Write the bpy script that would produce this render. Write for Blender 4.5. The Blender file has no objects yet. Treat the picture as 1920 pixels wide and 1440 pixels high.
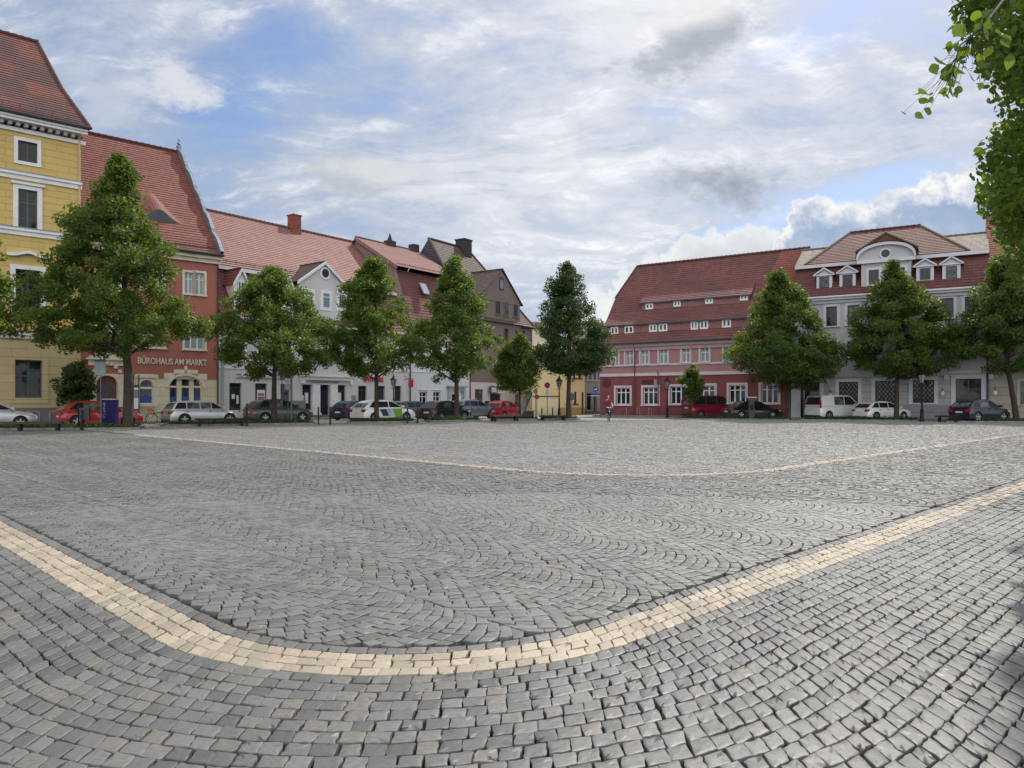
import bpy, bmesh, math, random
import numpy as np
from mathutils import Vector, Matrix
R = math.radians
random.seed(7); RNG = np.random.default_rng(11)
SC = bpy.context.scene; COL = SC.collection
# pinhole of the camera: f in photo pixels, principal column, horizon row, eye height
F, CX, HZ, H = 1400.0, 960.0, 751.0, 1.5
def gx(px, Y): return (px-CX)/F*Y
def gz(py, Y): return H+(HZ-py)/F*Y

# ---------------------------------------------------------------- materials
MATS = {}
def newmat(name):
    m = bpy.data.materials.new(name); m.use_nodes = True
    nt = m.node_tree; nt.nodes.clear()
    out = nt.nodes.new('ShaderNodeOutputMaterial'); b = nt.nodes.new('ShaderNodeBsdfPrincipled')
    nt.links.new(b.outputs[0], out.inputs[0]); MATS[name] = m
    return m, nt, b
def nd(nt, t, **kw):
    n = nt.nodes.new(t)
    for k, v in kw.items():
        if k.startswith('i_'):
            key = k[2:]; key = int(key) if key.isdigit() else key.replace('_', ' ')
            n.inputs[key].default_value = v
        else: setattr(n, k, v)
    return n
def math_(nt, op, a, b=None, c=None, clamp=False):
    n = nt.nodes.new('ShaderNodeMath'); n.operation = op; n.use_clamp = clamp
    for i, x in enumerate((a, b, c)):
        if x is None: continue
        if hasattr(x, 'is_linked') or hasattr(x, 'links'): nt.links.new(x, n.inputs[i])
        else: n.inputs[i].default_value = x
    return n.outputs[0]
def mix_(nt, fac, a, b, blend='MIX'):
    n = nt.nodes.new('ShaderNodeMix'); n.data_type = 'RGBA'; n.blend_type = blend
    for s, x in ((n.inputs[0], fac), (n.inputs[6], a), (n.inputs[7], b)):
        if hasattr(x, 'links'): nt.links.new(x, s)
        elif isinstance(x, (int, float)): s.default_value = x
        else: s.default_value = (*x[:3], 1)
    return n.outputs[2]
def noise_(nt, vec, scale, detail=4, rough=.55, out=0):
    n = nd(nt, 'ShaderNodeTexNoise'); n.inputs['Scale'].default_value = scale
    n.inputs['Detail'].default_value = detail; n.inputs['Roughness'].default_value = rough
    if vec is not None: nt.links.new(vec, n.inputs['Vector'])
    return n.outputs[out]
def ramp_(nt, fac, lo, hi):
    n = nd(nt, 'ShaderNodeMapRange'); n.inputs['From Min'].default_value = lo; n.inputs['From Max'].default_value = hi
    n.interpolation_type = 'SMOOTHSTEP'
    nt.links.new(fac, n.inputs['Value']); return n.outputs[0]
def bump_(nt, b, h, strength=.3, dist=.02):
    n = nd(nt, 'ShaderNodeBump'); n.inputs['Strength'].default_value = strength; n.inputs['Distance'].default_value = dist
    nt.links.new(h, n.inputs['Height']); nt.links.new(n.outputs[0], b.inputs['Normal'])
def c3(c, k=1.0): return tuple(min(1, x*k) for x in c)
def mat(name, color, rough=.7, metal=0., spec=.5, var=.12, scale=1.5, bump=0., bscale=25., coat=0., fine=0.):
    if name in MATS: return MATS[name]
    m, nt, b = newmat(name)
    b.inputs['Roughness'].default_value = rough; b.inputs['Metallic'].default_value = metal
    b.inputs['Specular IOR Level'].default_value = spec; b.inputs['Coat Weight'].default_value = coat
    b.inputs['Coat Roughness'].default_value = .08
    tc = nd(nt, 'ShaderNodeTexCoord').outputs['Object']
    n = noise_(nt, tc, scale, 5, .6)
    c = mix_(nt, ramp_(nt, n, .3, .7), c3(color, 1-var), c3(color, 1+var))
    if fine:
        c = mix_(nt, fine, c, mix_(nt, noise_(nt, tc, 40, 3), (0, 0, 0), c3(color, 2.0)))
    nt.links.new(c, b.inputs['Base Color'])
    if bump: bump_(nt, b, noise_(nt, tc, bscale, 4), bump)
    return m
def stucco(name, color, streak=.26, bump=.12):
    """painted render with rain streaks and blotches"""
    if name in MATS: return MATS[name]
    m, nt, b = newmat(name); b.inputs['Roughness'].default_value = .85; b.inputs['Specular IOR Level'].default_value = .2
    tc = nd(nt, 'ShaderNodeTexCoord').outputs['Object']
    mp = nd(nt, 'ShaderNodeMapping'); mp.inputs['Scale'].default_value = (1.6, 1.6, .14); nt.links.new(tc, mp.inputs[0])
    st = ramp_(nt, noise_(nt, mp.outputs[0], 1.6, 5, .65), .48, .8)
    bl = ramp_(nt, noise_(nt, tc, .35, 4, .6), .3, .75)
    c = mix_(nt, bl, c3(color, .93), c3(color, 1.05))
    c = mix_(nt, math_(nt, 'MULTIPLY', st, streak*2), c, tuple(x*.62+.02 for x in color))
    sz = nd(nt, 'ShaderNodeSeparateXYZ'); nt.links.new(tc, sz.inputs[0])      # splash dirt above the pavement and repaired patches
    sp_ = ramp_(nt, math_(nt, 'ADD', sz.outputs[2], math_(nt, 'MULTIPLY', noise_(nt, tc, 2.2, 5, .7), 2.4)), 2.3, 1.0)
    c = mix_(nt, math_(nt, 'MULTIPLY', sp_, .55), c, tuple(x*.45+.015 for x in color))
    pt_ = ramp_(nt, noise_(nt, tc, .8, 2, .4), .62, .65); c = mix_(nt, math_(nt, 'MULTIPLY', pt_, .5), c, tuple(min(1, x*.86+.03) for x in color))
    nt.links.new(c, b.inputs['Base Color'])
    bump_(nt, b, noise_(nt, tc, 18, 5, .7), bump, .02)
    return m
def ashlar(name, color, bw, bh, jointcol, off=.5, var=.06):
    """rendered wall scored into ashlar blocks (joints are grooves)"""
    if name in MATS: return MATS[name]
    m, nt, b = newmat(name); b.inputs['Roughness'].default_value = .85; b.inputs['Specular IOR Level'].default_value = .2
    tc = nd(nt, 'ShaderNodeTexCoord').outputs['Object']
    sp = nd(nt, 'ShaderNodeSeparateXYZ'); nt.links.new(tc, sp.inputs[0])
    cb = nd(nt, 'ShaderNodeCombineXYZ')
    nt.links.new(math_(nt, 'ADD', sp.outputs[0], sp.outputs[1]), cb.inputs[0]); nt.links.new(sp.outputs[2], cb.inputs[1])
    br = nd(nt, 'ShaderNodeTexBrick'); nt.links.new(cb.outputs[0], br.inputs['Vector']); br.offset = off
    for k, v in (('Scale', 1), ('Brick Width', bw), ('Row Height', bh), ('Mortar Size', .014), ('Mortar Smooth', .3), ('Bias', 0)): br.inputs[k].default_value = v
    br.inputs['Color1'].default_value = (*c3(color, 1-var), 1); br.inputs['Color2'].default_value = (*c3(color, 1+var), 1)
    br.inputs['Mortar'].default_value = (*jointcol, 1)
    st = ramp_(nt, noise_(nt, tc, .6, 6, .65), .42, .8)
    c = mix_(nt, math_(nt, 'MULTIPLY', st, .3), br.outputs[0], tuple(x*.65 for x in color))
    nt.links.new(c, b.inputs['Base Color'])
    h = math_(nt, 'SUBTRACT', math_(nt, 'MULTIPLY', noise_(nt, tc, 14, 5, .7), .25), br.outputs['Fac'])
    bump_(nt, b, h, .7, .03)
    return m
def tiles(name, c1, c2, cpatch=None, patch=(.5, .7), mw=.19, rh=.3):
    """fired roof tiles: colour differs from tile to tile; rows themselves are modelled"""
    if name in MATS: return MATS[name]
    m, nt, b = newmat(name); b.inputs['Roughness'].default_value = .75; b.inputs['Specular IOR Level'].default_value = .35
    uv = nd(nt, 'ShaderNodeUVMap').outputs[0]
    br = nd(nt, 'ShaderNodeTexBrick'); nt.links.new(uv, br.inputs['Vector'])
    for k, v in (('Scale', 1), ('Brick Width', mw), ('Row Height', rh), ('Mortar Size', .008), ('Bias', 0)): br.inputs[k].default_value = v
    br.inputs['Color1'].default_value = (*c1, 1); br.inputs['Color2'].default_value = (*c2, 1)
    br.inputs['Mortar'].default_value = (*c3(c1, .45), 1)
    c = br.outputs[0]
    n = noise_(nt, uv, .22, 5, .6)
    if cpatch: c = mix_(nt, math_(nt, 'MULTIPLY', ramp_(nt, n, *patch), .85), c, cpatch)
    n2 = noise_(nt, uv, 1.3, 6, .7)
    c = mix_(nt, math_(nt, 'MULTIPLY', ramp_(nt, n2, .42, .75), .6), c, c3(c1, .5)); n3 = noise_(nt, uv, 3.1, 4, .7); c = mix_(nt, math_(nt, 'MULTIPLY', ramp_(nt, n3, .6, .72), .3), c, (.17, .15, .12))
    nt.links.new(c, b.inputs['Base Color'])
    bump_(nt, b, math_(nt, 'SUBTRACT', noise_(nt, uv, 9, 3), br.outputs['Fac']), .5, .02)
    return m
def glass(name, color=(.016, .021, .026), rough=.05, wav=.03, spec=.36, vary=.75):
    if name in MATS: return MATS[name]
    m, nt, b = newmat(name); b.inputs['Base Color'].default_value = (*color, 1); b.inputs['Roughness'].default_value = rough
    b.inputs['IOR'].default_value = 1.5; b.inputs['Specular IOR Level'].default_value = spec
    tc = nd(nt, 'ShaderNodeTexCoord').outputs['Object']
    oi = nd(nt, 'ShaderNodeObjectInfo'); sv = nd(nt, 'ShaderNodeSeparateXYZ'); nt.links.new(tc, sv.inputs[0])   # some rooms are curtained, some dark
    k_ = math_(nt, 'MULTIPLY', ramp_(nt, oi.outputs['Random'], .55, .95), ramp_(nt, noise_(nt, tc, 3.0, 3), .3, .7))
    nt.links.new(mix_(nt, math_(nt, 'MULTIPLY', k_, vary), color, (.20, .21, .21)), b.inputs['Base Color'])
    bump_(nt, b, noise_(nt, tc, 1.1, 2), wav, .1)
    return m

# ---------------------------------------------------------------- mesh builder
class MB:
    def __init__(s): s.v = []; s.f = []; s.m = []; s.uv = []
    def poly(s, pts, m=0, uv=None):
        i = len(s.v); s.v += [tuple(p) for p in pts]; s.f.append(tuple(range(i, i+len(pts)))); s.m.append(m)
        s.uv.append(uv if uv else [(0, 0)]*len(pts))
    def box(s, x0, x1, y0, y1, z0, z1, m=0):
        P = [(x, y, z) for z in (z0, z1) for y in (y0, y1) for x in (x0, x1)]
        for f in ((0, 2, 3, 1), (4, 5, 7, 6), (0, 1, 5, 4), (2, 6, 7, 3), (0, 4, 6, 2), (1, 3, 7, 5)):
            s.poly([P[k] for k in f], m)
    def obox(s, c, d, half, m=0):
        """box at c; d = 3 axis vectors, half = 3 half sizes"""
        c = Vector(c); A = [Vector(a).normalized()*h for a, h in zip(d, half)]
        P = [c+A[0]*x+A[1]*y+A[2]*z for z in (-1, 1) for y in (-1, 1) for x in (-1, 1)]
        for f in ((0, 2, 3, 1), (4, 5, 7, 6), (0, 1, 5, 4), (2, 6, 7, 3), (0, 4, 6, 2), (1, 3, 7, 5)):
            s.poly([P[k] for k in f], m)
    def prism(s, pts, v0, v1, m=0, cap=True):
        """polygon in (u, z) extruded along y from v0 to v1"""
        n = len(pts)
        if cap:
            s.poly([(p[0], v0, p[1]) for p in pts], m); s.poly([(p[0], v1, p[1]) for p in reversed(pts)], m)
        for i in range(n):
            a, b = pts[i], pts[(i+1) % n]
            s.poly([(a[0], v0, a[1]), (a[0], v1, a[1]), (b[0], v1, b[1]), (b[0], v0, b[1])], m)
    def tube(s, pts, rs, n=8, m=0, caps=True):
        pts = [Vector(p) for p in pts]; rings = []
        if not hasattr(rs, '__len__'): rs = [rs]*len(pts)
        prev = None
        for i, p in enumerate(pts):
            t = (pts[min(i+1, len(pts)-1)]-pts[max(i-1, 0)]).normalized()
            a = Vector((0, 0, 1)) if abs(t.z) < .95 else Vector((1, 0, 0))
            if prev is not None: a = prev
            x = (a-t*a.dot(t)).normalized(); y = t.cross(x); prev = x
            i0 = len(s.v)
            for k in range(n):
                q = 2*math.pi*k/n; s.v.append(tuple(p+(x*math.cos(q)+y*math.sin(q))*rs[i]))
            rings.append(i0)
        for a, b in zip(rings, rings[1:]):
            for k in range(n):
                s.f.append((a+k, a+(k+1) % n, b+(k+1) % n, b+k)); s.m.append(m); s.uv.append([(0, 0)]*4)
        if caps:
            s.f.append(tuple(rings[0]+k for k in reversed(range(n)))); s.m.append(m); s.uv.append([(0, 0)]*n)
            s.f.append(tuple(rings[-1]+k for k in range(n))); s.m.append(m); s.uv.append([(0, 0)]*n)
    def lathe(s, x, y, prof, n=12, m=0):
        """profile [(z, r)] turned about the vertical through x, y"""
        s.tube([(x, y, z) for z, r in prof], [max(r, .0005) for z, r in prof], n, m)
    def ball(s, c, r, n=8, m=0, sz=1.0):
        rows = 6; c = Vector(c)
        s.tube([c+Vector((0, 0, -r*sz*math.cos(math.pi*i/rows))) for i in range(rows+1)],
               [max(.0005, r*math.sin(math.pi*i/rows)) for i in range(rows+1)], n, m)
    def disc(s, c, nrm, r, n=16, m=0):
        nrm = Vector(nrm).normalized(); a = Vector((0, 0, 1)) if abs(nrm.z) < .9 else Vector((1, 0, 0))
        x = a.cross(nrm).normalized(); y = nrm.cross(x); c = Vector(c)
        s.poly([c+(x*math.cos(2*math.pi*k/n)+y*math.sin(2*math.pi*k/n))*r for k in range(n)], m)
    def build(s, name, mats, parent=None, smooth=None, loc=None):
        me = bpy.data.meshes.new(name); me.from_pydata(s.v, [], s.f)
        for mm in (mats if isinstance(mats, (list, tuple)) else [mats]): me.materials.append(mm)
        me.polygons.foreach_set('material_index', s.m)
        uvl = me.uv_layers.new(name='UVMap'); flat = []
        for u in s.uv:
            for p in u: flat += [p[0], p[1]]
        uvl.data.foreach_set('uv', flat)
        if smooth is not None: smooth_by_angle(me, smooth)
        me.update(); o = bpy.data.objects.new(name, me); COL.objects.link(o)
        if parent: o.parent = parent
        if loc: o.location = loc
        return o
def smooth_by_angle(me, deg):
    bm = bmesh.new(); bm.from_mesh(me); bmesh.ops.remove_doubles(bm, verts=bm.verts, dist=.0004)
    bmesh.ops.recalc_face_normals(bm, faces=bm.faces)
    for f in bm.faces: f.smooth = True
    for e in bm.edges: e.smooth = not (len(e.link_faces) == 2 and e.calc_face_angle(0) > R(deg))
    bm.to_mesh(me); bm.free()
def thing(name, label, cat, loc=(0, 0, 0), rz=0., group=None):
    o = bpy.data.objects.new(name, None); COL.objects.link(o); o.location = loc; o.rotation_euler = (0, 0, rz)
    o.empty_display_size = .2; return tag(o, label, cat, group)
def tag(o, label, cat, group=None):
    o['label'] = label; o['category'] = cat
    if group: o['group'] = group
    return o
def struct(o, kind='structure', label=None):
    o['kind'] = kind
    if label: o['label'] = label
    return o
def dup(root, loc, rz, label, group=None):
    r = root.copy(); COL.objects.link(r); r.location = loc; r.rotation_euler = (0, 0, rz); r['label'] = label
    if group: r['group'] = group
    for ch in list(root.children):
        c = ch.copy(); COL.objects.link(c); c.parent = r
        for g in list(ch.children):
            d = g.copy(); COL.objects.link(d); d.parent = c
    return r
def text_mesh(name, s, width, height, place, m, parent, depth=.03, bold=0.):
    """raised lettering; place(x, y, d) maps text plane coordinates to parent space"""
    cu = bpy.data.curves.new(name, 'FONT'); cu.body = s; cu.extrude = .5; cu.offset = bold; cu.resolution_u = 3
    o = bpy.data.objects.new(name, cu); COL.objects.link(o)
    bpy.context.view_layer.update()
    me = bpy.data.meshes.new_from_object(o.evaluated_get(bpy.context.evaluated_depsgraph_get()))
    COL.objects.unlink(o); bpy.data.objects.remove(o)
    xs = [v.co.x for v in me.vertices]; ys = [v.co.y for v in me.vertices]
    x0, x1, y0, y1 = min(xs), max(xs), min(ys), max(ys)
    for v in me.vertices:
        a = (v.co.x-x0)/(x1-x0)*width; b = (v.co.y-y0)/(y1-y0)*height
        v.co = place(a, b, (v.co.z+.5)*depth)
    me.materials.clear(); me.materials.append(m)
    q = bpy.data.objects.new(name, me); COL.objects.link(q); q.parent = parent
    return q

# ---------------------------------------------------------------- shared materials
M_white = mat('white_paint', (.74, .74, .75), .55, var=.06)
M_offwhite = mat('cream_stone', (.62, .58, .46), .8, var=.1, bump=.1)
M_frame_white = mat('window_white', (.7, .72, .74), .4, var=.04)
M_frame_dark = mat('window_slate', (.035, .055, .065), .4)
M_frame_teal = mat('window_teal', (.05, .095, .10), .4)
M_glass = glass('pane_dark')
M_glass_sky = glass('pane_pale', (.18, .24, .30), .08)
M_curtain = glass('pane_curtain', (.26, .31, .31), .12)
M_zinc = mat('zinc', (.20, .24, .30), .45, metal=.35, var=.25, scale=4)
M_gutter = mat('gutter_dark', (.035, .04, .05), .5)
M_pipe = mat('downpipe_grey', (.33, .36, .40), .5, metal=.2)
M_black = mat('black_iron', (.010, .011, .013), .55, spec=.25)
M_rubber = mat('tyre_rubber', (.016, .016, .017), .8)
M_alloy = mat('alloy', (.55, .56, .58), .3, metal=.8)
M_plinth = mat('plinth_grey', (.16, .16, .17), .85, bump=.2)
M_soil = mat('dark_soil', (.035, .03, .022), .95, bump=.5)
M_stonekerb = mat('kerb_stone', (.17, .17, .17), .8, var=.3, scale=3, bump=.3)
M_red = mat('sign_red', (.45, .02, .03), .4)
M_blue = mat('sign_blue', (.015, .03, .24), .4)
M_wood_dark = mat('bench_wood', (.045, .028, .022), .6, var=.3, scale=6)
M_brick = mat('chimney_brick', (.22, .07, .05), .85, var=.3, scale=5, bump=.3)
M_darkbrick = mat('sooty_brick', (.04, .037, .036), .9, var=.3, scale=5, bump=.3)
# ---------------------------------------------------------------- houses
class House:
    """facade frame: u along the front, v into the building, z up; anchored where pixel column px meets depth Y"""
    def __init__(s, name, label, px, Y, ang, off=0.):
        a = R(ang); s.d = (math.cos(a), math.sin(a)); s.n = (-math.sin(a), math.cos(a))
        s.P = (gx(px, Y)+s.n[0]*off, Y+s.n[1]*off)
        s.root = thing(name, label, 'house', (s.P[0], s.P[1], 0), a)
        s.holes = []
    def u(s, px, v=0.):
        k = (px-CX)/F; x = s.P[0]+s.n[0]*v; y = s.P[1]+s.n[1]*v
        return (k*y-x)/(s.d[0]-k*s.d[1])
    def Y(s, u, v=0.): return s.P[1]+s.d[1]*u+s.n[1]*v
    def z(s, px, py, v=0.): return gz(py, s.Y(s.u(px, v), v))
    def pt(s, px, py, v): return (s.u(px, v), v, s.z(px, py, v))
    def rect(s, l, r, t, b, v=0.):
        c = (l+r)/2; return s.u(l, v), s.u(r, v), s.z(c, b, v), s.z(c, t, v)
    def world(s, u, v): return (s.P[0]+s.d[0]*u+s.n[0]*v, s.P[1]+s.d[1]*u+s.n[1]*v)
    def window(s, l, r, t, b, frame=M_frame_white, pane=None, sur=None, sw=.14, cols=2, tr=.68, rows=0, sill=True, v=0., hole=True, fw=.06, name='window', rec=.16, proud=.05, uvz=None):
        pane = pane or M_glass
        u0, u1, z0, z1 = uvz if uvz else s.rect(l, r, t, b, v)
        if hole: s.holes.append((u0, u1, z0, z1))
        else: rec = -.03
        y = v+rec; m = MB()
        m.box(u0, u0+fw, y-.035, y+.03, z0, z1); m.box(u1-fw, u1, y-.035, y+.03, z0, z1)
        m.box(u0+fw, u1-fw, y-.033, y+.03, z0, z0+fw*1.2); m.box(u0+fw, u1-fw, y-.033, y+.03, z1-fw, z1)
        for k in range(1, cols):
            c = u0+(u1-u0)*k/cols; w = fw*.7; m.box(c-w, c+w, y-.03, y+.028, z0+fw*1.2, z1-fw)
        if tr:
            zt = z0+(z1-z0)*tr
            for k in range(cols):
                a = u0+(u1-u0)*k/cols; e = u0+(u1-u0)*(k+1)/cols
                m.box(a+fw*(1 if k == 0 else .7), e-fw*(1 if k == cols-1 else .7), y-.027, y+.026, zt-fw*.5, zt+fw*.5)
        for k in range(rows):
            zz = z0+(z1-z0)*(k+1)/(rows+1)
            if tr and abs(zz-z0-(z1-z0)*tr) < .12: continue
            for q in range(cols):
                a = u0+(u1-u0)*q/cols; e = u0+(u1-u0)*(q+1)/cols
                m.box(a+fw*.7, e-fw*.7, y-.015, y+.012, zz-.014, zz+.014)
        w = m.build(name, frame, s.root)
        g = MB(); g.poly([(u0+.02, y, z0+.02), (u1-.02, y, z0+.02), (u1-.02, y, z1-.02), (u0+.02, y, z1-.02)]); g.build('pane', pane, w)
        if sur:
            q = MB(); e = v-proud
            q.box(u0-sw, u0, e, v+.02, z0-(.0 if sill else sw), z1+sw); q.box(u1, u1+sw, e, v+.02, z0-(.0 if sill else sw), z1+sw)
            q.box(u0, u1, e, v+.02, z1, z1+sw)
            if not sill: q.box(u0, u1, e, v+.02, z0-sw, z0)
            q.build('surround', sur, w)
        if sill:
            q = MB(); q.box(u0-sw-.04, u1+sw+.04, v-.13, v+.1, z0-.1, z0); q.build('sill', sur or frame, w)
        return w
    def wall(s, u0, u1, z0, z1, mats, bands=(), depth=10., rec=.24, side_top=None, extra=None):
        """front wall with real openings, plus side and back walls; bands = [(z, material index above)]"""
        m = MB(); us = {u0, u1}; zs = {z0, z1}
        hs = [(max(a, u0), min(b, u1), max(c, z0), min(d, z1)) for a, b, c, d in s.holes if d > z0 and c < z1 and b > u0 and a < u1]
        for a, b, c, d in hs: us |= {a, b}; zs |= {c, d}
        for z, _ in bands: zs.add(z)
        us = sorted(us); zs = sorted(zs)
        def mi(z):
            k = 0
            for zz, i in bands:
                if z > zz: k = i
            return k
        for i in range(len(us)-1):
            if us[i+1]-us[i] < 1e-5: continue
            for j in range(len(zs)-1):
                if zs[j+1]-zs[j] < 1e-5: continue
                cu = (us[i]+us[i+1])/2; cz = (zs[j]+zs[j+1])/2
                if any(a < cu < b and c < cz < d for a, b, c, d in hs): continue
                m.poly([(us[i], 0, zs[j]), (us[i+1], 0, zs[j]), (us[i+1], 0, zs[j+1]), (us[i], 0, zs[j+1])], mi(cz))
        for a, b, c, d in hs:
            k = mi((c+d)/2)
            m.poly([(a, 0, c), (a, 0, d), (a, rec, d), (a, rec, c)], k); m.poly([(b, 0, d), (b, 0, c), (b, rec, c), (b, rec, d)], k)
            m.poly([(a, 0, d), (b, 0, d), (b, rec, d), (a, rec, d)], k); m.poly([(b, 0, c), (a, 0, c), (a, rec, c), (b, rec, c)], k)
        zt = z1
        for u in (u0, u1): m.poly([(u, 0, z0), (u, depth, z0), (u, depth, zt), (u, 0, zt)], mi(zt))
        m.poly([(u0, depth, z0), (u1, depth, z0), (u1, depth, zt), (u0, depth, zt)], mi(zt))
        if extra: extra(m)
        return m.build('wall', mats, s.root)
    def band(s, u0, u1, z0, z1, out, m, name='cornice', prof=None):
        q = MB()
        if prof:
            for (a, b, o) in prof: q.box(u0, u1, -o, .03, a, b)
        else: q.box(u0, u1, -out, .03, z0, z1)
        return q.build(name, m, s.root)
    def part(s, mb, name, m, smooth=None, parent=None): return mb.build(name, m, parent or s.root, smooth)

def roof_plane(m, e0, e1, r1, r0, row=.3, lip=.028, mi=0):
    """a roof slope laid in courses: every course overlaps the one below it"""
    e0, e1, r1, r0 = map(Vector, (e0, e1, r1, r0))
    N = (e1-e0).cross(r0-e0)
    if N.length < 1e-6: N = (e1-e0).cross(r1-e0)
    N.normalize()
    if N.z < 0: N = -N
    L = ((r0+r1)/2-(e0+e1)/2).length; n = max(1, round(L/row)); ax = (e1-e0).normalized()
    for i in range(n):
        t0, t1 = i/n, (i+1)/n
        a, b = e0.lerp(r0, t0), e1.lerp(r1, t0); c, d = e1.lerp(r1, t1), e0.lerp(r0, t1)
        A, B = a+N*lip, b+N*lip
        U = lambda p, t: ((p-e0).dot(ax), t*L)
        m.poly([A, B, c+N*.002, d+N*.002], mi, [U(a, t0), U(b, t0), U(c, t1), U(d, t1)])
        m.poly([a, b, B, A], mi, [U(a, t0), U(b, t0), U(b, t0+.02), U(a, t0+.02)])
def ridge(m, p0, p1, r=.15, mi=0, step=.42):
    p0, p1 = Vector(p0), Vector(p1); n = max(1, int((p1-p0).length/step))
    for i in range(n):
        a, b = p0.lerp(p1, i/n), p0.lerp(p1, (i+1.12)/n)
        m.tube([a, b], [r*.8, r*1.1], 7, mi)
def snowguard(h, u0, u1, v, z, m=M_gutter):
    q = MB(); q.tube([(u0, v, z), (u1, v, z)], .02, 5); q.tube([(u0, v, z+.13), (u1, v, z+.13)], .02, 5)
    n = int((u1-u0)/.8)
    for k in range(n+1):
        u = u0+(u1-u0)*k/n; q.tube([(u, v+.05, z-.2), (u, v, z+.16)], .016, 4)
    return h.part(q, 'snow_guard', m)
def downpipe(h, u, z0, z1, m=M_pipe, r=.055, v=-.1):
    q = MB(); q.tube([(u, v, z0), (u, v, z1-.35), (u, v-.02, z1-.25), (u, v-.28, z1)], r, 8)
    for k in range(3):
        z = z0+(z1-z0)*(k+.5)/3; q.tube([(u, v, z), (u, v, z+.05)], r*1.3, 8)
    return h.part(q, 'downpipe', m, 40)

T_red = tiles('tile_red', (.18, .058, .046), (.23, .082, .064), (.13, .053, .045), (.5, .75))
T_redgrey = tiles('tile_red_sooty', (.20, .06, .046), (.245, .08, .06), (.07, .045, .046), (.36, .55))
T_pink = tiles('tile_pale_red', (.26, .125, .115), (.31, .155, .14), (.215, .108, .098), (.5, .75))
T_old = tiles('tile_old_red', (.165, .066, .062), (.21, .085, .076), (.105, .052, .055), (.4, .7))
T_brown = tiles('tile_brown', (.085, .06, .055), (.13, .09, .08))
T_slate = tiles('tile_slate', (.05, .055, .065), (.08, .085, .10))
T_grey = tiles('tile_grey', (.22, .19, .17), (.33, .28, .24))
T_tan = tiles('tile_tan', (.33, .24, .17), (.42, .32, .24))

# --- yellow corner house, far left
C_yel = ashlar('yellow_ashlar', (.60, .45, .17), 1.35, .42, (.46, .335, .125), var=.035)
C_yel2 = ashlar('pale_yellow_ashlar', (.52, .43, .25), 1.5, .52, (.385, .31, .18), var=.035)
h = House('town_house', 'tall yellow house scored into blocks with white cornices and steep sooty red roof', 152, 48, 42.2)
YEL = h
uL = h.u(-170)
zc0 = h.z(146, 270); zc1 = h.z(148, 243)
cols = [0, -3.45]
def colshift(px, k):   # same window one bay further left
    return px
base_u = (h.u(28)+h.u(79))/2
for k in range(3):
    du = -k*3.3
    def rc(l, r, t, b):
        a = h.rect(l, r, t, b); return (a[0]+du, a[1]+du, a[2], a[3])
    h.window(0, 0, 0, 0, M_frame_dark, sur=M_white, sw=.2, cols=2, tr=0, rows=1, sill=False, uvz=rc(33.5, 70, 266, 304))
    h.window(0, 0, 0, 0, M_frame_teal, sur=M_white, sw=.26, cols=2, tr=.66, rows=3, sill=False, uvz=rc(34, 70, 356, 428))
    w = h.window(0, 0, 0, 0, M_frame_teal, sur=M_white, sw=.27, cols=2, tr=.66, rows=3, sill=True, uvz=rc(29, 76, 506, 584))
    a = rc(29, 76, 506, 584); m = MB(); um = (a[0]+a[1])/2; hw = (a[1]-a[0])/2+.5; n = 18; zt = a[3]+.75
    top = [(um-hw+2*hw*i/n, zt+.22*math.exp(-((i/n-.5)/.2)**2)) for i in range(n+1)]
    for i in range(n):
        p, q = top[i], top[i+1]
        m.prism([p, q, (q[0], q[1]+.17), (p[0], p[1]+.17)], -.28, .02, cap=True)
    m.build('pediment', M_white, w)
    h.window(0, 0, 0, 0, M_frame_teal, sur=C_yel2, sw=.34, cols=2, tr=.58, rows=3, sill=False, uvz=rc(28, 79, 675, 746), rec=.2, fw=.08)
    # crown of the 2nd floor windows
    b = rc(34, 70, 356, 428); m = MB(); m.box(b[0]-.38, b[1]+.38, -.16, .02, b[3]+.27, b[3]+.4); m.build('lintel', M_white, w)
zb = h.z(52, 627)
h.wall(uL, 0, 0, h.z(146, 262), [MATS['plinth_grey'], C_yel2, C_yel], [(1.05, 1), (zb, 2)], 12)
for (t, b, o) in ((343, 356, .22), (437, 449, .2)):
    z1 = h.z(140, t-2) if t == 343 else h.z(100, t-1); z0 = h.z(140, b-2) if t == 343 else h.z(100, b)
    h.band(uL, .03, 0, 0, 0, M_white, prof=[(z0, z0+(z1-z0)*.6, o*.5), (z0+(z1-z0)*.6, z1, o)])
    q = MB(); q.box(uL, .05, -o-.03, 0, z1, z1+.05); h.part(q, 'flashing', M_zinc)
z1 = h.z(30, 621); z0 = h.z(30, 634); h.band(uL, .03, 0, 0, 0, M_white, prof=[(z0, z0+.2, .1), (z0+.2, z1, .22)])
q = MB(); q.box(uL, .05, -.26, 0, z1, z1+.05); h.part(q, 'flashing', M_zinc)
zg = h.z(148, 243)
h.band(uL, .25, 0, 0, 0, M_white, prof=[(zg-.95, zg-.72, .12), (zg-.42, zg-.25, .62), (zg-.25, zg-.1, .72)], name='eaves_cornice')
q = MB(); n = int(-uL/.42)
for k in range(n): q.box(uL+k*.42, uL+k*.42+.2, -.42, -.02, zg-.66, zg-.42)
h.part(q, 'dentil_course', mat('dentil_grey', (.40, .40, .41), .8))
q = MB(); q.tube([(uL, -.78, zg-.02), (.35, -.78, zg-.02)], .12, 8); q.box(uL, .3, -.75, .1, zg-.1, zg+.02); h.part(q, 'gutter', M_gutter)
E0, E1 = Vector((uL, -.7, zg)), Vector((.4, -.7, zg)); K1 = Vector(h.pt(117, 168, 2.4)); K0 = Vector((uL, 2.4, K1.z))
RE = Vector(h.pt(70, 79, 6)); RS = Vector((uL, 6, RE.z))
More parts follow.
